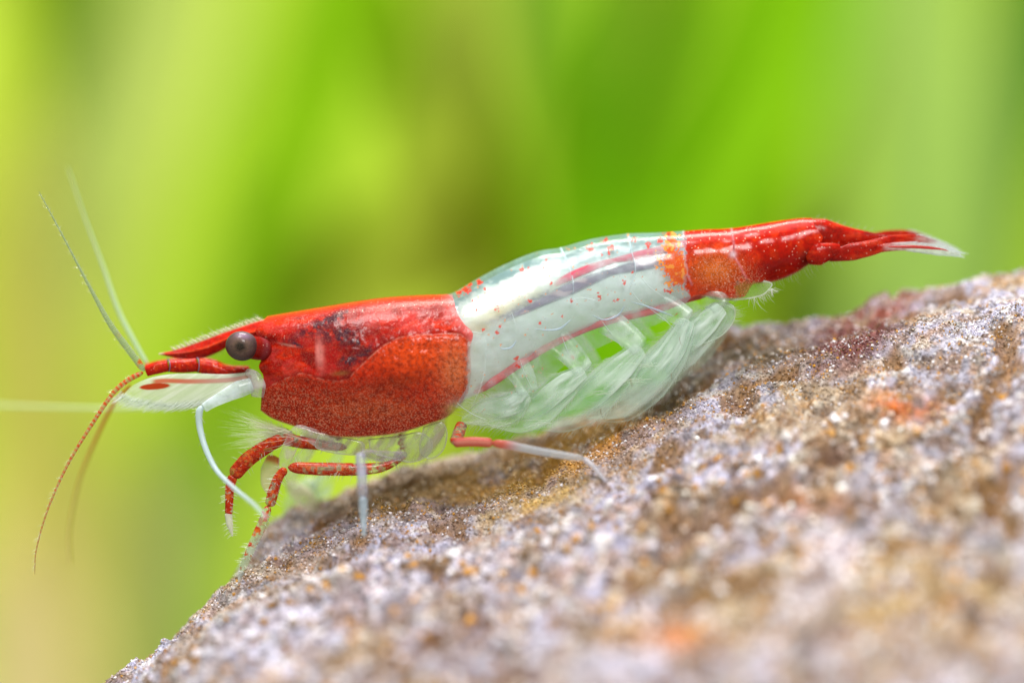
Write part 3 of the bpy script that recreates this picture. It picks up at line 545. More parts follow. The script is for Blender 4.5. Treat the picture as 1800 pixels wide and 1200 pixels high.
# gut and nerve cord seen through the clear shell
def gutc(t, a, V):
    up = np.sin(a - 2.6) * .5 + .5; zz = V[..., 2] - V[..., 2].mean(1, keepdims=True)
    c = np.broadcast_to(S(206, 96, 112), t.shape + (3,)).copy(); c = mixc(c, S(118, 100, 122), sst(.07, -.05, zz)); c = mixc(c, S(235, 160, 175), sst(.16, .25, zz) * .5)
    return col4(c, (.85 * np.clip(1.15 - np.abs(np.cos(a)) ** 3, 0, 1)) * sst(0, .12, t) * sst(1, .96, t) * (.9 + .3 * fbm(V[..., 0] * 3, V[..., 2] * 6, 0, 3, 4)))
def soft(col, op, s_=4, wob=.5):
    return lambda t, a, V: col4(mixc(np.broadcast_to(np.asarray(col), t.shape + (3,)).copy(), S(228, 200, 205), .5 * sst(0, .6, fbm(V[..., 0] * 2, V[..., 2] * 5, 0, 3, s_))),
        np.clip(op * (1 - np.abs(np.cos(a)) ** 2.5) * (1 + wob * fbm(V[..., 0] * 1.6, V[..., 2] * 3, 0, 3, s_ + 1)), 0, 1) * sst(0, .12, t))
mb = MB(); tube(mb, on(MUS, [(880, 566), (930, 542), (975, 520), (1010, 504), (1050, 487), (1090, 474), (1130, 466), (1165, 457), (1200, 446), (1235, 436)], .02), np.array([.06, .10, .14, .2, .18, .12, .18, .18, .14, .1]), soft(S(128, 114, 138), .8, 6), n=130, ns=28, flat=.25); mb.build('gut', M_flesh, shrimp)
mb = MB(); tube(mb, on(MUS, [(968, 504), (1000, 487), (1040, 470), (1080, 458), (1120, 450), (1160, 441), (1200, 430), (1235, 422)], .04), np.array([.08, .14, .13, .09, .15, .16, .14, .1]), soft(S(222, 92, 118), .95, 9), n=130, ns=28, flat=.25); mb.build('blood_vessel', M_flesh, shrimp)
def cordc(t, a, V):
    c = np.broadcast_to(S(220, 84, 84), t.shape + (3,)).copy(); k = fbm(t * 9, 0 * t, 0, 2, 77); c = mixc(c, S(235, 165, 165), sst(0, .5, k) * .6); return col4(c, np.clip(.85 - .5 * sst(0, .5, k), 0, 1))
mb = MB(); tube(mb, on(MUS, [(832, 690), (870, 668), (910, 641), (960, 611), (1020, 582), (1080, 561), (1130, 549), (1170, 538), (1205, 526), (1245, 517)], .10), np.array([.13, .13, .12, .11, .10, .10, .12, .14, .11, .1]), cordc, n=120, ns=16, flat=.6); mb.build('nerve_cord', M_flesh, shrimp)

# --- side plates (pleura) with clear rims
def lobe(pts_closed, yd, colr, op, name, rim=(.85, .92, .85, .8), thick=.05, rr=.018, parent=shrimp, skew=0.0, rimname='rim', setae=None):
    """thin lens bounded by a closed outline"""
    q = np.array(pts_closed, float); q = cat(np.vstack([q, q[:1]]), 90)[:-1]; cen = q.mean(0); rad = np.linspace(0, 1, 14)[:, None, None]
    Gq = cen + (q - cen)[None] * rad; th = thick * np.sqrt(np.clip(1 - rad[..., 0] ** 2, 0, 1)) + .002
    A = P(Gq[..., 0], Gq[..., 1], yd - th); Bm = P(Gq[..., 0], Gq[..., 1], yd + th); A[..., 1] += skew * (Gq[..., 1] - cen[1]) / 60; Bm[..., 1] += skew * (Gq[..., 1] - cen[1]) / 60
    nz_ = fbm(Gq[..., 0] / 14, Gq[..., 1] / 14, 0, 3, 19); opv = np.clip(op * (1 + .5 * nz_) + .2 * sst(.75, 1, rad[..., 0]), 0, 1)
    mb = MB(); mb.grid(A, col4(np.asarray(colr), opv), cv=True); mb.grid(Bm, col4(np.asarray(colr), opv * .5), cv=True); o = mb.build(name, M_abd, parent)
    mb = MB(); e = A[-1]; tube(mb, np.vstack([e, e[:1]]), rr, rim, n=120, ns=6, blunt=False); mb.build(rimname, M_limb, o)
    return o
PALE = S(205, 228, 210)
lobe([(1226, 506), (1238, 518), (1262, 526), (1290, 527), (1318, 524), (1340, 518), (1352, 508), (1356, 498), (1330, 492), (1280, 490), (1240, 492)], -.55, S(190, 215, 160), .16, 'side_plate', rr=.016)
for arc in ([(853, 592), (854, 625), (851, 655), (843, 685), (830, 712)], [(795, 700), (812, 715), (832, 728), (856, 738)], [(912, 625), (920, 650), (928, 668), (935, 682)], [(985, 585), (995, 610), (1004, 632)], [(1050, 553), (1066, 575), (1085, 600), (1100, 618)], [(1125, 533), (1146, 545), (1172, 565), (1192, 585)], [(1105, 505), (1125, 530), (1150, 548)], [(1120, 478), (1142, 505), (1172, 525)], [(808, 570), (820, 580), (836, 584), (852, 586)], [(1003, 528), (1020, 523), (1042, 527), (1055, 530)], [(899, 548), (903, 560), (907, 575)]):
    mb = MB(); w_ = on(ABD, arc, .012); tube(mb, w_, np.array([.003, .010, .010, .003]), (.75, .83, .86, .5), n=30, ns=6); o = mb.build('ridge', M_limb, shrimp)
for arc in ([(877, 609), (885, 613), (899, 610), (908, 598)], [(938, 577), (960, 580), (985, 577), (1005, 560)], [(1040, 553), (1062, 562), (1086, 554), (1098, 537)], [(1108, 530), (1130, 536), (1158, 546), (1185, 556)]):
    mb = MB(); w_ = on(ABD, arc, .015); tube(mb, w_, np.array([.004, .02, .03, .006]), (.55, .66, .82, .5), n=30, ns=8); mb.build('ligament', M_limb, shrimp)

# --- swimmerets: thin clear paddles in five pairs
def pleopod(base, knee, path, width, yb, far_side, spread):
    global rng
    root = None; yk = yb if not far_side else -yb; sgn = 1 if not far_side else -1
    dx, dy = (0, 0) if not far_side else (16, -5)
    mb = MB(); pts = pp([(base[0] + dx, base[1] + dy, yk * .8), ((base[0] + knee[0]) / 2 + 4 + dx, (base[1] + knee[1]) / 2 + dy, yk * .9), (knee[0] + dx, knee[1] + dy, yk)])
    tube(mb, pts, np.array([.42, .36, .30]), lambda t, a, V: col4(np.asarray(S(222, 236, 230)), np.clip((.20 + .25 * fbm(V[..., 0] * 2.5, V[..., 2] * 2.5, 0, 3, 40) + .10 * np.abs(np.cos(a))) * sst(-.05, .35, t), 0, 1)), n=40, ns=20, flat=.5)
    root = mb.build('swimmeret', M_limb, shrimp)
    w2 = np.asarray(width, float) * rng.uniform(.86, 1.1); sd = int(rng.integers(0, 400)); path = [(a + rng.normal(0, 5), b + rng.normal(0, 4)) for a, b in path]
    for j, (off, wk, op) in enumerate(((0, .72, .46), (8, 1.15, .18), (-7, .85, .13))):
        q = np.array([knee] + path, float)
        if j == 0: q = cat(q, 30)[:17:8]
        if j == 2: q = cat(q, 30)[:27:5]
        q[:, 1] += off * np.linspace(0, 1, len(q)); q[:, 0] += dx; q[:, 1] += dy
        if far_side: op = op * .5
        yy = yk + (.18 * j) * sgn + np.linspace(0, .25, len(q)) * sgn; pts = np.array([P(a, b, c_) for (a, b), c_ in zip(q, yy)])
        ww = w2 if j >= 1 else np.array([w2[0] * 1.2, w2[1] * 1.05, w2[2] * 1.0, w2[2] * .9])
        def bc(t, a, V, op=op, j=j):
            s = fbm(t * 2.6 + 3 * j, np.cos(a) * 2, 0, 3, 60 + sd); fib = sst(0, .5, fbm(t * 1.8, np.cos(a) * 6, 0, 3, 64 + sd))
            k = op * (.8 + .95 * s) + .2 * op * fib
            if j == 0: k = k * (1 - sst(.45, .98, t)) * sst(-.1, .12, t)
            k = k + (.03 if j == 0 else .11) * np.exp(-((np.abs(np.cos(a)) - 1) / .10) ** 2)
            return col4(mixc(np.broadcast_to(S(224, 238, 230), t.shape + (3,)).copy(), S(240, 247, 248), fib * .6), np.clip(k, 0, 1))
        mb = MB(); V = tube(mb, pts, ww / 120 * wk, bc, n=70, ns=40, flat=.12); o = mb.build('paddle', M_abd, root)
        mb = MB(); edge = V[:, 20 if True else 0]; e2 = V[:, 0]
        for e_ in (edge, e2): tube(mb, e_[2:-2:3], .007, (.70, .76, .72, .42), n=60, ns=5)
        mb.build('rim', M_limb, o)
        if not far_side and j >= 1:
            mb = MB(); T = np.gradient(V.mean(1), axis=0)
            for e_, sg in ((edge, 1), (e2, -1)):
                for i in range(14, 68, 1):
                    for _ in range(1):
                        c0 = V[i].mean(0); d = e_[i] - c0; d /= np.linalg.norm(d) + 1e-6; tdir = T[i] / np.linalg.norm(T[i]); L = rng.uniform(.15, .42) * (0.6 + .4 * i / 68)
                        hair(mb, e_[i], e_[i] + (d * .55 + tdir * .8) * L + rng.normal(0, .03, 3), .0065, .1, (.85, .9, .82, .45))
            o2 = mb.build('fringe', M_hair, o); o2['kind'] = 'stuff'
    return root
PL = [((905, 640), (928, 690), [(890, 708), (850, 722), (812, 730)], [20, 42, 44, 34, 8], -1.15),
      ((975, 595), (1028, 652), [(985, 690), (925, 728), (855, 745)], [24, 50, 56, 44, 8], -1.2),
      ((1062, 560), (1128, 612), [(1080, 665), (1010, 712), (925, 742)], [30, 58, 66, 52, 8], -1.15),
      ((1160, 535), (1210, 562), [(1165, 630), (1095, 690), (1030, 728)], [30, 54, 66, 60, 10], -1.0),
      ((1240, 515), (1270, 540), [(1230, 590), (1180, 630), (1115, 665)], [26, 48, 58, 52, 10], -.85)]
for i, a in enumerate(PL): pleopod(*a, True, 0)
for i, a in enumerate(PL): pleopod(*a, False, 0)
lobe([(1275, 530), (1290, 540), (1290, 562), (1270, 588), (1240, 602), (1212, 606), (1205, 590), (1225, 560), (1250, 535)], -.6, PALE, .22, 'swimmeret_plate', rr=.012)

# --- tail: telson and uropods
def blade3(path, wid, thick, colf, name, mat=M_shell, parent=shrimp, ctl=(.05, .5, 0, .3), n=100, ns=36):
    mb = MB(); V = tube(mb, pp(path), np.asarray(wid) / 120, colf, ctl, n=n, ns=ns, flat=thick); return mb.build(name, mat, parent), V
def tailc(dark, t0, t1, pal=S(225, 230, 235)):
    def f(t, a, V):
        k = fbm(V[..., 0] * 2, V[..., 2] * 7, 0, 3, 33); c = np.broadcast_to(S(186, 20, 6), t.shape + (3,)).copy(); c = mixc(c, S(222, 64, 28), sst(0, .5, k) * .6); c = mixc(c, S(130, 14, 10), sst(.2, .6, -k) * dark)
        c = mixc(c, S(180, 90, 90), np.exp(-((np.abs(np.cos(a)) - 1) / .05) ** 2) * .5)
        f_ = sst(t0, t1, t + .06 * k); return col4(mixc(c, pal, f_), .97 - .5 * f_)
    return f
blade3([(1418, 412, 0), (1440, 412, 0), (1480, 417, 0), (1520, 418, 0), (1558, 418, 0), (1576, 420, 0)], [54, 56, 42, 28, 15, 6], [.9, .8, .6, .5, .4], tailc(.7, .97, 1.2), 'telson')
uro, V = blade3([(1420, 450, -.35), (1436, 447, -.5), (1460, 441, -.5), (1478, 438, -.45)], [30, 40, 30, 18], .7, tailc(.5, 2, 3), 'uropod')
for path, wid, a0, a1, cdark in (([(1450, 450, -.5), (1490, 444, -.55), (1530, 436, -.5), (1570, 424, -.35), (1610, 421, -.1), (1650, 430, .6), (1684, 442, 1.2)], [14, 30, 26, 18, 15, 12, 3], .55, .85, .5),
                                 ([(1455, 457, -.45), (1500, 450, -.5), (1540, 438, -.5), (1590, 433, -.4), (1640, 438, -.3), (1690, 447, -.2)], [6, 16, 14, 15, 15, 4], .40, .62, .3),
                                 ([(1450, 432, .4), (1500, 426, .5), (1560, 414, .9), (1600, 414, 1.1), (1640, 426, 1.4), (1676, 440, 1.8)], [10, 18, 18, 17, 13, 3], .6, .9, .4)):
    mb = MB(); V = tube(mb, pp(path), np.asarray(wid) / 120, tailc(cdark, a0, a1), (.05, .4, 0, .3), n=90, ns=28, flat=.25); o = mb.build('tail_fan_blade', M_shell, uro)
    mb = MB(); T = np.gradient(V.mean(1), axis=0)
    for sd in (0, 14):
        for i in range(52, 89):
            for _ in range(3):
                e_ = V[i, sd]; d = e_ - V[i].mean(0); d = d / (np.linalg.norm(d) + 1e-6); td = T[i] / np.linalg.norm(T[i]); L = rng.uniform(.12, .30)
                hair(mb, e_, e_ + (td * 1.0 + d * .10) * L + rng.normal(0, .012, 3), .007, .05, (.85, .88, .92, .45))
    o2 = mb.build('fringe', M_hair, o); o2['kind'] = 'stuff'
def streakc(col, op): return lambda t, a, V: col4(np.asarray(col), np.full(t.shape, op))
mb = MB(); tube(mb, pp([(1560, 434, -.62), (1610, 434, -.58), (1655, 438, -.5), (1668, 442, -.45)]), np.array([.02, .05, .045, .01]), (*S(190, 50, 50), .8), n=30, ns=8, flat=.4)
mb.build('vein', M_limb, uro)
mb = MB(); cb = [(1328, 497), (1362, 493), (1396, 480), (1425, 464), (1460, 458), (1475, 455)]
for p in cat(cb, 46):
    L = rng.uniform(5, 22); yj = -rng.uniform(.0, .4); hair(mb, P(p[0], p[1], yj), P(p[0] + L * rng.uniform(.1, .8), p[1] + L, yj), .0065, .15, (.85, .88, .7, .6))
for p in cat([(1318, 524), (1345, 516), (1354, 508), (1362, 505)], 30):
    L = rng.uniform(8, 32); hair(mb, P(p[0], p[1], -.95), P(p[0] + L * rng.uniform(-.1, .8), p[1] + L * rng.uniform(.2, 1), -.95 + rng.normal(0, .1)), .0075, .12, (.9, .93, .85, .7))
for p in [(1356, 508)] * 16: hair(mb, P(*p, -.95), P(p[0] + rng.uniform(-6, 14), p[1] + rng.uniform(-3, 16), -.95), .012, .1, (.95, .97, .92, .8))
for p in cat([(1275, 535), (1290, 545), (1288, 565)], 26):
    L = rng.uniform(10, 26); hair(mb, P(p[0], p[1], -.7), P(p[0] + L, p[1] + L * rng.uniform(-.3, .5), -.7), .0065, .1, (.85, .9, .8, .5))
for x_, y_ in ((1110, 665), (1108, 664), (1195, 592), (1056, 718), (1180, 655)):
    hair(mb, P(x_, y_, -1.1), P(x_ + 4, y_ + 16, -1.1), .01, .2, (.35, .2, .1, .8))
for (bx, by) in ((1140, 640), (1060, 690), (880, 745), (960, 742), (850, 742), (1120, 668)):
    for _ in range(16): L = rng.uniform(12, 30); hair(mb, P(bx + rng.normal(0, 10), by + rng.normal(0, 3), -1.15), P(bx + rng.normal(0, 10) - L, by + L * .5 * rng.random(), -1.15), .006, .1, (.85, .9, .8, .45))
for p in cat([(1435, 382), (1480, 394), (1530, 404)], 9): hair(mb, P(p[0], p[1], 0), P(p[0] + 6, p[1] - 6, 0), .007, .1, (.85, .85, .75, .6))
o = mb.build('bristles', M_hair, shrimp); o['kind'] = 'stuff'

# --- antennules and antennae
def speck(base, sp, thr=.0, op=.95, oth=S(205, 225, 205), oop=.4, sc=6, seed=90, grad=None):
    """red chromatophores over a clear limb"""
    def f(t, a, V):
        k = fbm(V[..., 0] * sc, V[..., 2] * sc, V[..., 1] * sc, 3, seed); th = thr if grad is None else np.interp(t, *grad)
        m = sst(th - .08, th + .08, k); c = mixc(np.broadcast_to(np.asarray(oth), t.shape + (3,)).copy(), base, m); c = mixc(c, sp, m * sst(.2, .6, fbm(V[..., 0] * sc * 1.7, V[..., 2] * sc * 1.7, 0, 2, seed + 5)) * .6)
        return col4(c, oop + (op - oop) * m)
    return f
REDL = S(196, 46, 12); ORG = S(236, 122, 50)
def peduncle(dy, off, col_y):
    segs = [([(256, 653, dy), (272, 648, dy), (296, 643, dy)], [18, 20, 19]), ([(297, 643, dy), (320, 643, dy), (347, 641, dy)], [22, 24, 24]), ([(347, 641, dy), (372, 647, dy), (400, 655, dy), (440, 652, dy * .9)], [25, 27, 20, 12])]
    root = None
    for i, (p, w_) in enumerate(segs):
        p = [(a, b + off, c_) for a, b, c_ in p]
        mb = MB(); tube(mb, pp(p), np.array(w_) / 120, speck(S(192, 24, 6), S(225, 70, 20), -1.2 if i < 2 else -.9, .99, sc=5), (.05, .3, 0, .4), n=50, ns=24, flat=.9); o = mb.build('antennule' if i == 0 else 'antennule_segment', M_shell, root or shrimp); root = root or o
    for jx, jy in ((296, 643), (347, 641)):
        mb = MB(); an = np.linspace(0, 2 * np.pi, 20); r = (20 if jx < 300 else 25) / 120; ring = np.stack([jx + 3 * np.sin(an * 1) + 0 * an, jy + off + r * 60 * np.cos(an)], 1)
        pts = np.array([P(a, b, dy - r * math.sin(t_)) for (a, b), t_ in zip(ring, an)]); tube(mb, pts, .016, (*S(150, 130, 160), .8), n=40, ns=6, blunt=False)
        mb.build('joint', M_limb, root)
    return root
an_far = peduncle(.45, -3, 0); an_near = peduncle(-.55, 0, 0)
def whip(parent, path, wid, colf, name='flagellum', hairs=0, hcol=(.8, .8, .6, .6)):
    mb = MB(); V = tube(mb, pp(path), np.asarray(wid) / 120, colf, (0, 0, 0, 0), n=260, ns=12)
    for i in range(hairs):
        j = rng.integers(10, 255); cen = V[j].mean(0); e = V[j, rng.integers(0, 12)]; d = (e - cen); d /= np.linalg.norm(d) + 1e-6; T = V[min(j + 1, 259)].mean(0) - V[j - 1].mean(0); T /= np.linalg.norm(T) + 1e-6
        hair(mb, e, e + (d + T * .8) * rng.uniform(.05, .13), .005, .1, hcol)
    return mb.build(name, M_limb, parent)
def band(c1, c2, nb, o1, o2, tip=.5):
    def f(t, a, V):
        k = sst(-.2, .4, np.sin(t * nb * 2 * np.pi) + .8 * fbm(t * nb, a * .5, 0, 2, 12)) * (1 - sst(tip, 1, t) * .55); c = mixc(np.broadcast_to(np.asarray(c2), t.shape + (3,)).copy(), c1, k); return col4(c, o2 + (o1 - o2) * k)
    return f
PG = S(196, 160, 110)
whip(an_near, [(254, 652, -.6), (232, 622, -.65), (208, 590, -.7), (188, 560, -.75), (150, 490, -.8), (108, 410, -.85), (68, 336, -.9)], [12, 12, 9, 5.5, 3.6, 2.8, 1.6], lambda t, a, V: col4(mixc(np.broadcast_to(S(158, 172, 140), t.shape + (3,)).copy(), S(215, 70, 30), sst(.30, .5, fbm(V[..., 0] * 5, V[..., 2] * 5, 0, 3, 14) + .3 * sst(.12, 0, t)) * sst(.25, .1, t)), .45 + .25 * sst(0, .5, np.sin(t * 320 * np.pi))), hairs=160)
whip(an_far, [(262, 645, .6), (236, 600, 1.0), (208, 545, 1.5), (180, 465, 2.0), (150, 385, 2.4), (118, 292, 2.8)], [9, 10, 8, 5, 3, 2], lambda t, a, V: col4(mixc(np.broadcast_to(S(185, 205, 175), t.shape + (3,)).copy(), S(225, 110, 60), sst(.04, 0, t)), np.full(t.shape, .5)))
whip(an_near, [(252, 654, -.6), (225, 668, -.7), (198, 692, -.8), (160, 748, -.9), (118, 818, -1.0), (84, 895, -1.1), (64, 965, -1.1), (61, 1010, -1.1)], [10, 8.5, 7, 5.5, 4.5, 3.6, 2.6, 1.6], band(S(206, 70, 30), PG, 48, .85, .55, .25), hairs=150)
whip(an_far, [(230, 676, .9), (200, 710, 1.6), (165, 780, 2.3), (138, 850, 2.8), (122, 930, 3.2), (124, 992, 3.4)], [5, 6, 6, 5, 4, 3], lambda t, a, V: col4(mixc(np.broadcast_to(S(196, 92, 40), t.shape + (3,)).copy(), S(190, 160, 80), sst(.1, .8, t)), 0.85 - .4 * sst(.2, 1, t)))
# antennal scale: white feathery plate
mb = MB()
sct = [(214, 696), (232, 678), (262, 664), (300, 657), (350, 656), (400, 657), (450, 652)]; scb = [(214, 696), (236, 706), (290, 714), (340, 712), (390, 702), (430, 690), (455, 680)]
nU, nV = 160, 44; T_, B_ = cat(sct, nU), cat(scb, nU); vv = np.linspace(0, 1, nV)[None, :, None]; Gs = T_[:, None] * (1 - vv) + B_[:, None] * vv; sx, sy = Gs[..., 0], Gs[..., 1]
kf = fbm((sx * .5 + sy * .85) / 3.5, (sx * .85 - sy * .5) / 60, 0, 3, 20); cs = np.broadcast_to(S(226, 232, 214), sx.shape + (3,)).copy(); cs = mixc(cs, S(240, 240, 236), sst(0, .5, kf) * .6); ops = (.74 + .12 * kf) * (.35 + .65 * sst(215, 300, sx))
st1 = dline(sx, sy, [(262, 672), (290, 669), (340, 670), (400, 668), (438, 662)]); k1 = sst(5.5, 2.5, st1) * sst(262, 275, sx); cs = mixc(cs, mixc(np.broadcast_to(S(214, 70, 50), sx.shape + (3,)).copy(), S(200, 140, 140), sst(300, 400, sx)), k1 * .9); ops = np.maximum(ops, k1 * .85)
k2 = sst(.45, .6, blob(sx, sy, 272, 679, 34, 7, -4)) ; cs = mixc(cs, S(186, 52, 22), k2); ops = np.maximum(ops, k2 * .95)
gap = sst(.5, .7, blob(sx, sy, 320, 661, 55, 4.2, 0)); ops = np.clip(ops * (1 - .0 * gap), 0, 1)
rr_ = np.clip(1 - np.abs(2 * vv[..., 0] - 1) ** 2, 0, 1) ** .5 * .07
A = P(sx, sy, -.75 - rr_); Bk = P(sx, sy, -.75 + rr_); mb.grid(np.concatenate([A, Bk[:, ::-1]], 1), np.concatenate([col4(cs, ops), col4(cs, ops * .6)[:, ::-1]], 1), cv=True)
scale = mb.build('antennal_scale', M_limb, shrimp)
mb = MB(); be = cat(scb, 240)
for i in range(0, 200):
    for _ in range(4):
        p = be[i]; L = rng.uniform(12, 32); hair(mb, P(p[0], p[1] - 1 - rng.uniform(0, 10), -.75 + rng.normal(0, .05)), P(p[0] - L * rng.uniform(.75, 1.0), p[1] + L * rng.uniform(.2, .45), -.75 + rng.normal(0, .12)), .008, -.05, (.9, .93, .88, .42))
o = mb.build('fringe', M_hair, scale); o['kind'] = 'stuff'
# far scale, barely seen
# antenna: stout clear base, elbow and the whip folding back
glass = lambda op, c_=S(222, 226, 232), s=31: (lambda t, a, V: col4(np.asarray(c_), np.clip(op + .25 * fbm(V[..., 0] * 4, V[..., 2] * 4, 0, 3, s) + .18 * np.exp(-((np.abs(np.cos(a)) - 1) / .08) ** 2), 0, 1)))
mb = MB(); tube(mb, pp([(432, 652, -.8), (446, 660, -.9), (454, 676, -.95), (452, 698, -.9)]), np.array([10, 20, 26, 22]) / 120, glass(.34, S(215, 205, 208)), n=50, ns=28, flat=.8); ant = mb.build('antenna', M_limb, shrimp)
mb = MB(); tube(mb, pp([(444, 676, -1.0), (420, 684, -1.1), (395, 696, -1.2), (372, 708, -1.25), (357, 718, -1.25)]), np.array([26, 30, 24, 19, 16]) / 120, glass(.44, S(218, 228, 234)), n=60, ns=28, flat=.8); mb.build('antenna_segment', M_limb, ant)
whip(ant, [(356, 713, -1.25), (350, 726, -1.25), (352, 755, -1.3), (363, 792, -1.5), (382, 828, -1.9), (412, 858, -2.6), (445, 885, -3.3), (470, 912, -4.0)], [13, 11, 10, 9, 8, 7.5, 7, 5], lambda t, a, V: col4(np.asarray(S(205, 220, 230)), .75 - .4 * sst(.5, 1, t)), hairs=60)
mb = MB()
for dx_, dy_ in ((-17, 4), (-12, 12), (-16, -3), (8, 22), (-6, 10), (-10, -6)): hair(mb, P(352, 722, -1.3), P(352 + dx_, 722 + dy_, -1.3), .01, .1, (.9, .92, .8, .8))
o = mb.build('bristles', M_hair, ant); o['kind'] = 'stuff'
far_ant = whip(shrimp, [(430, 690, .9), (330, 712, 1.8), (240, 717, 3.0), (120, 716, 4.0), (0, 712, 5.0), (-160, 704, 6.0)], [5, 5, 6, 6, 6, 6], lambda t, a, V: col4(np.asarray(S(208, 222, 172)), np.full(t.shape, .7)), name='antenna')

# --- walking legs
def leg(segs, name='leg', hairs=0, parent=shrimp, mat=M_limb):
    root = None
    for i, (path, wid, colf, ctl) in enumerate(segs):
        mb = MB(); V = tube(mb, pp(path), np.asarray(wid) * .9 / 120, colf, ctl, n=60, ns=24, flat=.85, cap=6)
        o = mb.build(name if i == 0 else 'leg_segment', mat, root or parent); root = root or o
        if hairs:
            mb = MB(); nh = int(hairs * len(path) / 3)
            for _ in range(nh):
                j = rng.integers(4, 56); k = rng.integers(0, 24); cen = V[j].mean(0); d = V[j, k] - cen; d[1] *= .3; d /= np.linalg.norm(d) + 1e-6; T = V[j + 1].mean(0) - V[j - 1].mean(0); T /= np.linalg.norm(T) + 1e-6
                hair(mb, V[j, k], V[j, k] + (d + T * .35) * rng.uniform(.08, .22), .008, .1, (.88, .9, .85, .65))
            h = mb.build('bristles' if i == 0 else 'bristles', M_hair, root); h['kind'] = 'stuff'
    return root
legcol = lambda thr, g=None, sc=9, seed=90, oop=.35, oth=S(200, 215, 180): speck(REDL, ORG, thr, .97, oth, oop, sc, seed, g)
# far pairs first (out of focus behind)
leg([([(560, 775, .8), (535, 800, 1.2), (505, 850, 1.8)], [22, 30, 26], glass(.3, S(215, 215, 195)), None), ([(505, 848, 1.8), (530, 870, 2.0), (565, 905, 2.2)], [22, 40, 10], glass(.4, S(220, 210, 190)), None)])
leg([([(600, 790, 1.0), (580, 830, 2.0), (560, 862, 3.2)], [20, 26, 50], glass(.22, S(205, 222, 215)), None), ([(560, 850, 3.2), (530, 875, 3.2), (500, 898, 3.0)], [50, 66, 16], glass(.35, S(205, 215, 200)), None)])
# clear mouth limb and the thoracic plates under the carapace
mb = MB(); tube(mb, pp([(600, 782, -.9), (560, 770, -1.0), (527, 758, -1.05), (515, 775, -1.05), (500, 810, -1.0), (492, 836, -1.0)]), np.array([26, 34, 22, 26, 24, 8]) / 120, glass(.16, S(214, 200, 200), 35), n=70, ns=24, flat=.6); mb.build('maxilliped', M_limb, shrimp)
mb = MB(); tube(mb, pp([(482, 800, -.3), (476, 822, -.3), (474, 850, -.3), (480, 876, -.3)]), np.array([20, 34, 30, 8]) / 120, lambda t, a, V: col4(mixc(np.broadcast_to(S(225, 205, 190), t.shape + (3,)).copy(), S(215, 90, 80), sst(.25, .1, t)), .4 + .3 * sst(.2, .1, t)), n=50, ns=24, flat=.4); mb.build('claw', M_limb, shrimp)
SN = [(520, 757), (560, 765), (600, 770), (650, 770), (700, 764), (745, 752), (785, 738)]; SB = [(535, 782), (580, 790), (630, 800), (680, 812), (725, 812), (760, 795), (780, 765)]
nU, nV = 130, 40; T_, B_ = cat(SN, nU), cat(SB, nU); vv = np.linspace(0, 1, nV)[None, :, None]; Gs = T_[:, None] * (1 - vv) + B_[:, None] * vv - np.array([0, 12]) * (1 - vv); sx, sy = Gs[..., 0], Gs[..., 1]
kf = fbm((sx + sy * .6) / 11, (sy - sx * .5) / 34, 0, 4, 25); cs = mixc(np.broadcast_to(S(206, 212, 188), sx.shape + (3,)).copy(), S(226, 216, 222), sst(0, .5, kf)); ops = np.clip(.30 + .5 * kf, 0, .9)
for (cx, cy, r) in ((706, 772, 5), (704, 781, 6), (708, 788, 6), (584, 765, 6), (594, 771, 5), (702, 765, 4)):
    k = sst(1, .5, np.hypot(sx - cx, sy - cy) / r + .5 * fbm(sx / 4, sy / 4, 0, 2, 3)); cs = mixc(cs, S(150, 34, 24), k); ops = np.maximum(ops, k * .9)
rr_ = .25 + .75 * np.clip(1 - vv[..., 0] ** 2, 0, 1) ** .5 + 0 * sx; A = P(sx, sy, -rr_); Bk = A.copy(); Bk[..., 1] *= -1
mb = MB(); mb.grid(np.concatenate([A, Bk[:, ::-1]], 1), np.concatenate([col4(cs, ops), col4(cs, ops)[:, ::-1]], 1)); mb.build('breastplate', M_abd, shrimp)
for q_ in ([(648, 772), (700, 766), (738, 760), (760, 778), (752, 800), (725, 812), (690, 806), (655, 795)], [(745, 750), (775, 742), (786, 762), (778, 792), (755, 806), (738, 790)], [(560, 765), (610, 770), (640, 780), (630, 798), (590, 796), (555, 786)]):
    lobe(q_, -1.05, S(190, 190, 172), .16, 'hip_plate', rr=.012, rim=(.6, .58, .5, .6))
# red arm raised forward
leg([([(610, 786, -.7), (570, 782, -.75), (530, 777, -.8), (494, 770, -.85)], [12, 20, 24, 24], legcol(-.55, None, 7, 95), (.2, .2, 0, .5)),
     ([(498, 770, -.85), (470, 784, -.85), (435, 808, -.85), (408, 838, -.85)], [24, 28, 30, 28], legcol(-.45, None, 7, 96, .5, S(215, 160, 80)), (.15, .1, 0, .5)),
     ([(410, 834, -.85), (404, 858, -.85), (403, 885, -.85), (402, 906, -.85)], [20, 18, 16, 15], legcol(-.5, ([0, .8, 1], [-.7, -.5, .2]), 8, 97, .6, S(225, 215, 190)), (.1, .2, 0, .3)),
     ([(401, 900, -.85), (404, 922, -.85), (409, 943, -.85)], [15, 13, 2], lambda t, a, V: col4(np.asarray(S(228, 226, 212)), np.full(t.shape, .8)), None)], hairs=26)
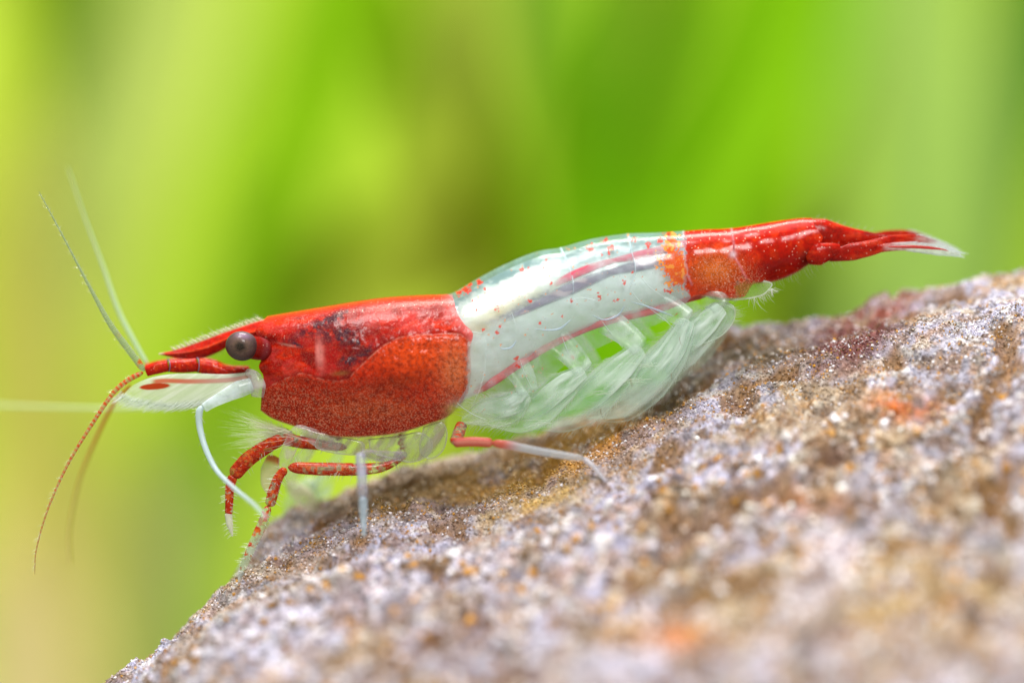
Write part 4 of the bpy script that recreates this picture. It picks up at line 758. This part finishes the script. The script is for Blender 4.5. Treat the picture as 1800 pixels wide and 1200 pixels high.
# near front walking leg
leg([([(716, 800, -.9), (680, 818, -1.05), (640, 824, -1.15), (570, 824, -1.2), (506, 821, -1.2)], [8, 20, 25, 25, 22], legcol(0, ([0, .2, .6, .9, 1], [.25, -.15, -.2, -.7, -1])), (.45, .1, 0, .4)),
     ([(503, 823, -1.2), (490, 838, -1.2), (480, 865, -1.2), (474, 890, -1.2)], [16, 19, 22, 20], legcol(0, ([0, .3, 1], [-1, -.5, -.15]), 9, 91), (.35, .1, 0, .3)),
     ([(472, 888, -1.2), (462, 918, -1.2), (442, 962, -1.2), (424, 1004, -1.2)], [17, 20, 17, 13], legcol(0, ([0, .2, .6, 1], [.1, .22, .28, .6]), 7, 92, .34), None),
     ([(424, 1002, -1.2), (422, 1018, -1.22), (421, 1036, -1.25)], [13, 9, 3], glass(.5), None)], hairs=30)
# pale near leg, in front of the focus
leg([([(715, 798, -1.2), (680, 802, -1.9), (634, 798, -2.6)], [12, 22, 20], glass(.40, S(168, 156, 172)), None),
     ([(633, 795, -2.6), (636, 830, -2.8), (638, 875, -3.0)], [20, 19, 19], glass(.5, S(180, 178, 200)), None),
     ([(638, 872, -3.0), (639, 905, -3.1), (640, 944, -3.2)], [18, 14, 6], glass(.5, S(190, 205, 224)), None)])
# rear near leg stretched backwards
leg([([(812, 745, -1.1), (806, 762, -1.6), (798, 778, -2.1)], [22, 24, 18], legcol(.15, None, 9, 99, .35, S(170, 165, 160)), (.2, .2, 0, .5)),
     ([(797, 778, -2.1), (830, 776, -2.2), (866, 778, -2.3)], [18, 19, 18], lambda t, a, V: col4(mixc(np.broadcast_to(S(205, 86, 78), t.shape + (3,)).copy(), S(226, 160, 150), np.exp(-(np.cos(a) / .4) ** 2) * .6), np.full(t.shape, .8)), None),
     ([(864, 778, -2.3), (900, 783, -2.4), (950, 793, -2.5), (1028, 806, -2.5)], [17, 15, 15, 13], lambda t, a, V: col4(mixc(np.broadcast_to(S(196, 198, 212), t.shape + (3,)).copy(), S(205, 95, 85), sst(.35, .1, t)), .42 + .3 * sst(.3, .1, t)), None),
     ([(1026, 805, -2.5), (1045, 822, -2.6), (1068, 850, -2.7)], [12, 9, 4], glass(.5, S(215, 210, 225)), None)])
# feathery mouth brush
mb = MB()
for _ in range(210):
    f = rng.random(); bx, by = 500 + 30 * f + rng.normal(0, 3), 752 + 22 * f; ang = rng.uniform(-.42, .32) + .0; L = rng.uniform(60, 125) * (1 - .3 * f)
    yy = -.5 + rng.normal(0, .3); hair(mb, P(bx, by, yy), P(bx - L * math.cos(ang), by + 4 + L * math.sin(ang), yy + rng.normal(0, .2)), .011, rng.uniform(-.16, .05), (.85, .85, .66, .32))
o = mb.build('mouth_brush', M_hair, shrimp); o['kind'] = 'stuff'
# scattered hairs below the carapace and legs
mb = MB()
for (x0, y0, x1, y1, nn) in ((640, 808, 770, 806, 24), (820, 785, 850, 788, 6), (462, 735, 500, 745, 10), (690, 814, 740, 816, 10)):
    for _ in range(nn):
        f = rng.random(); x_, y_ = x0 + f * (x1 - x0), y0 + f * (y1 - y0); L = rng.uniform(6, 24); hair(mb, P(x_, y_, -.9), P(x_ + L * rng.uniform(0, .7), y_ + L, -.9), .0065, .15, (.75, .7, .5, .6))
o = mb.build('bristles', M_hair, shrimp); o['kind'] = 'stuff'
print('objects', len(bpy.data.objects), 'polys', sum(len(m.polygons) for m in bpy.data.meshes))
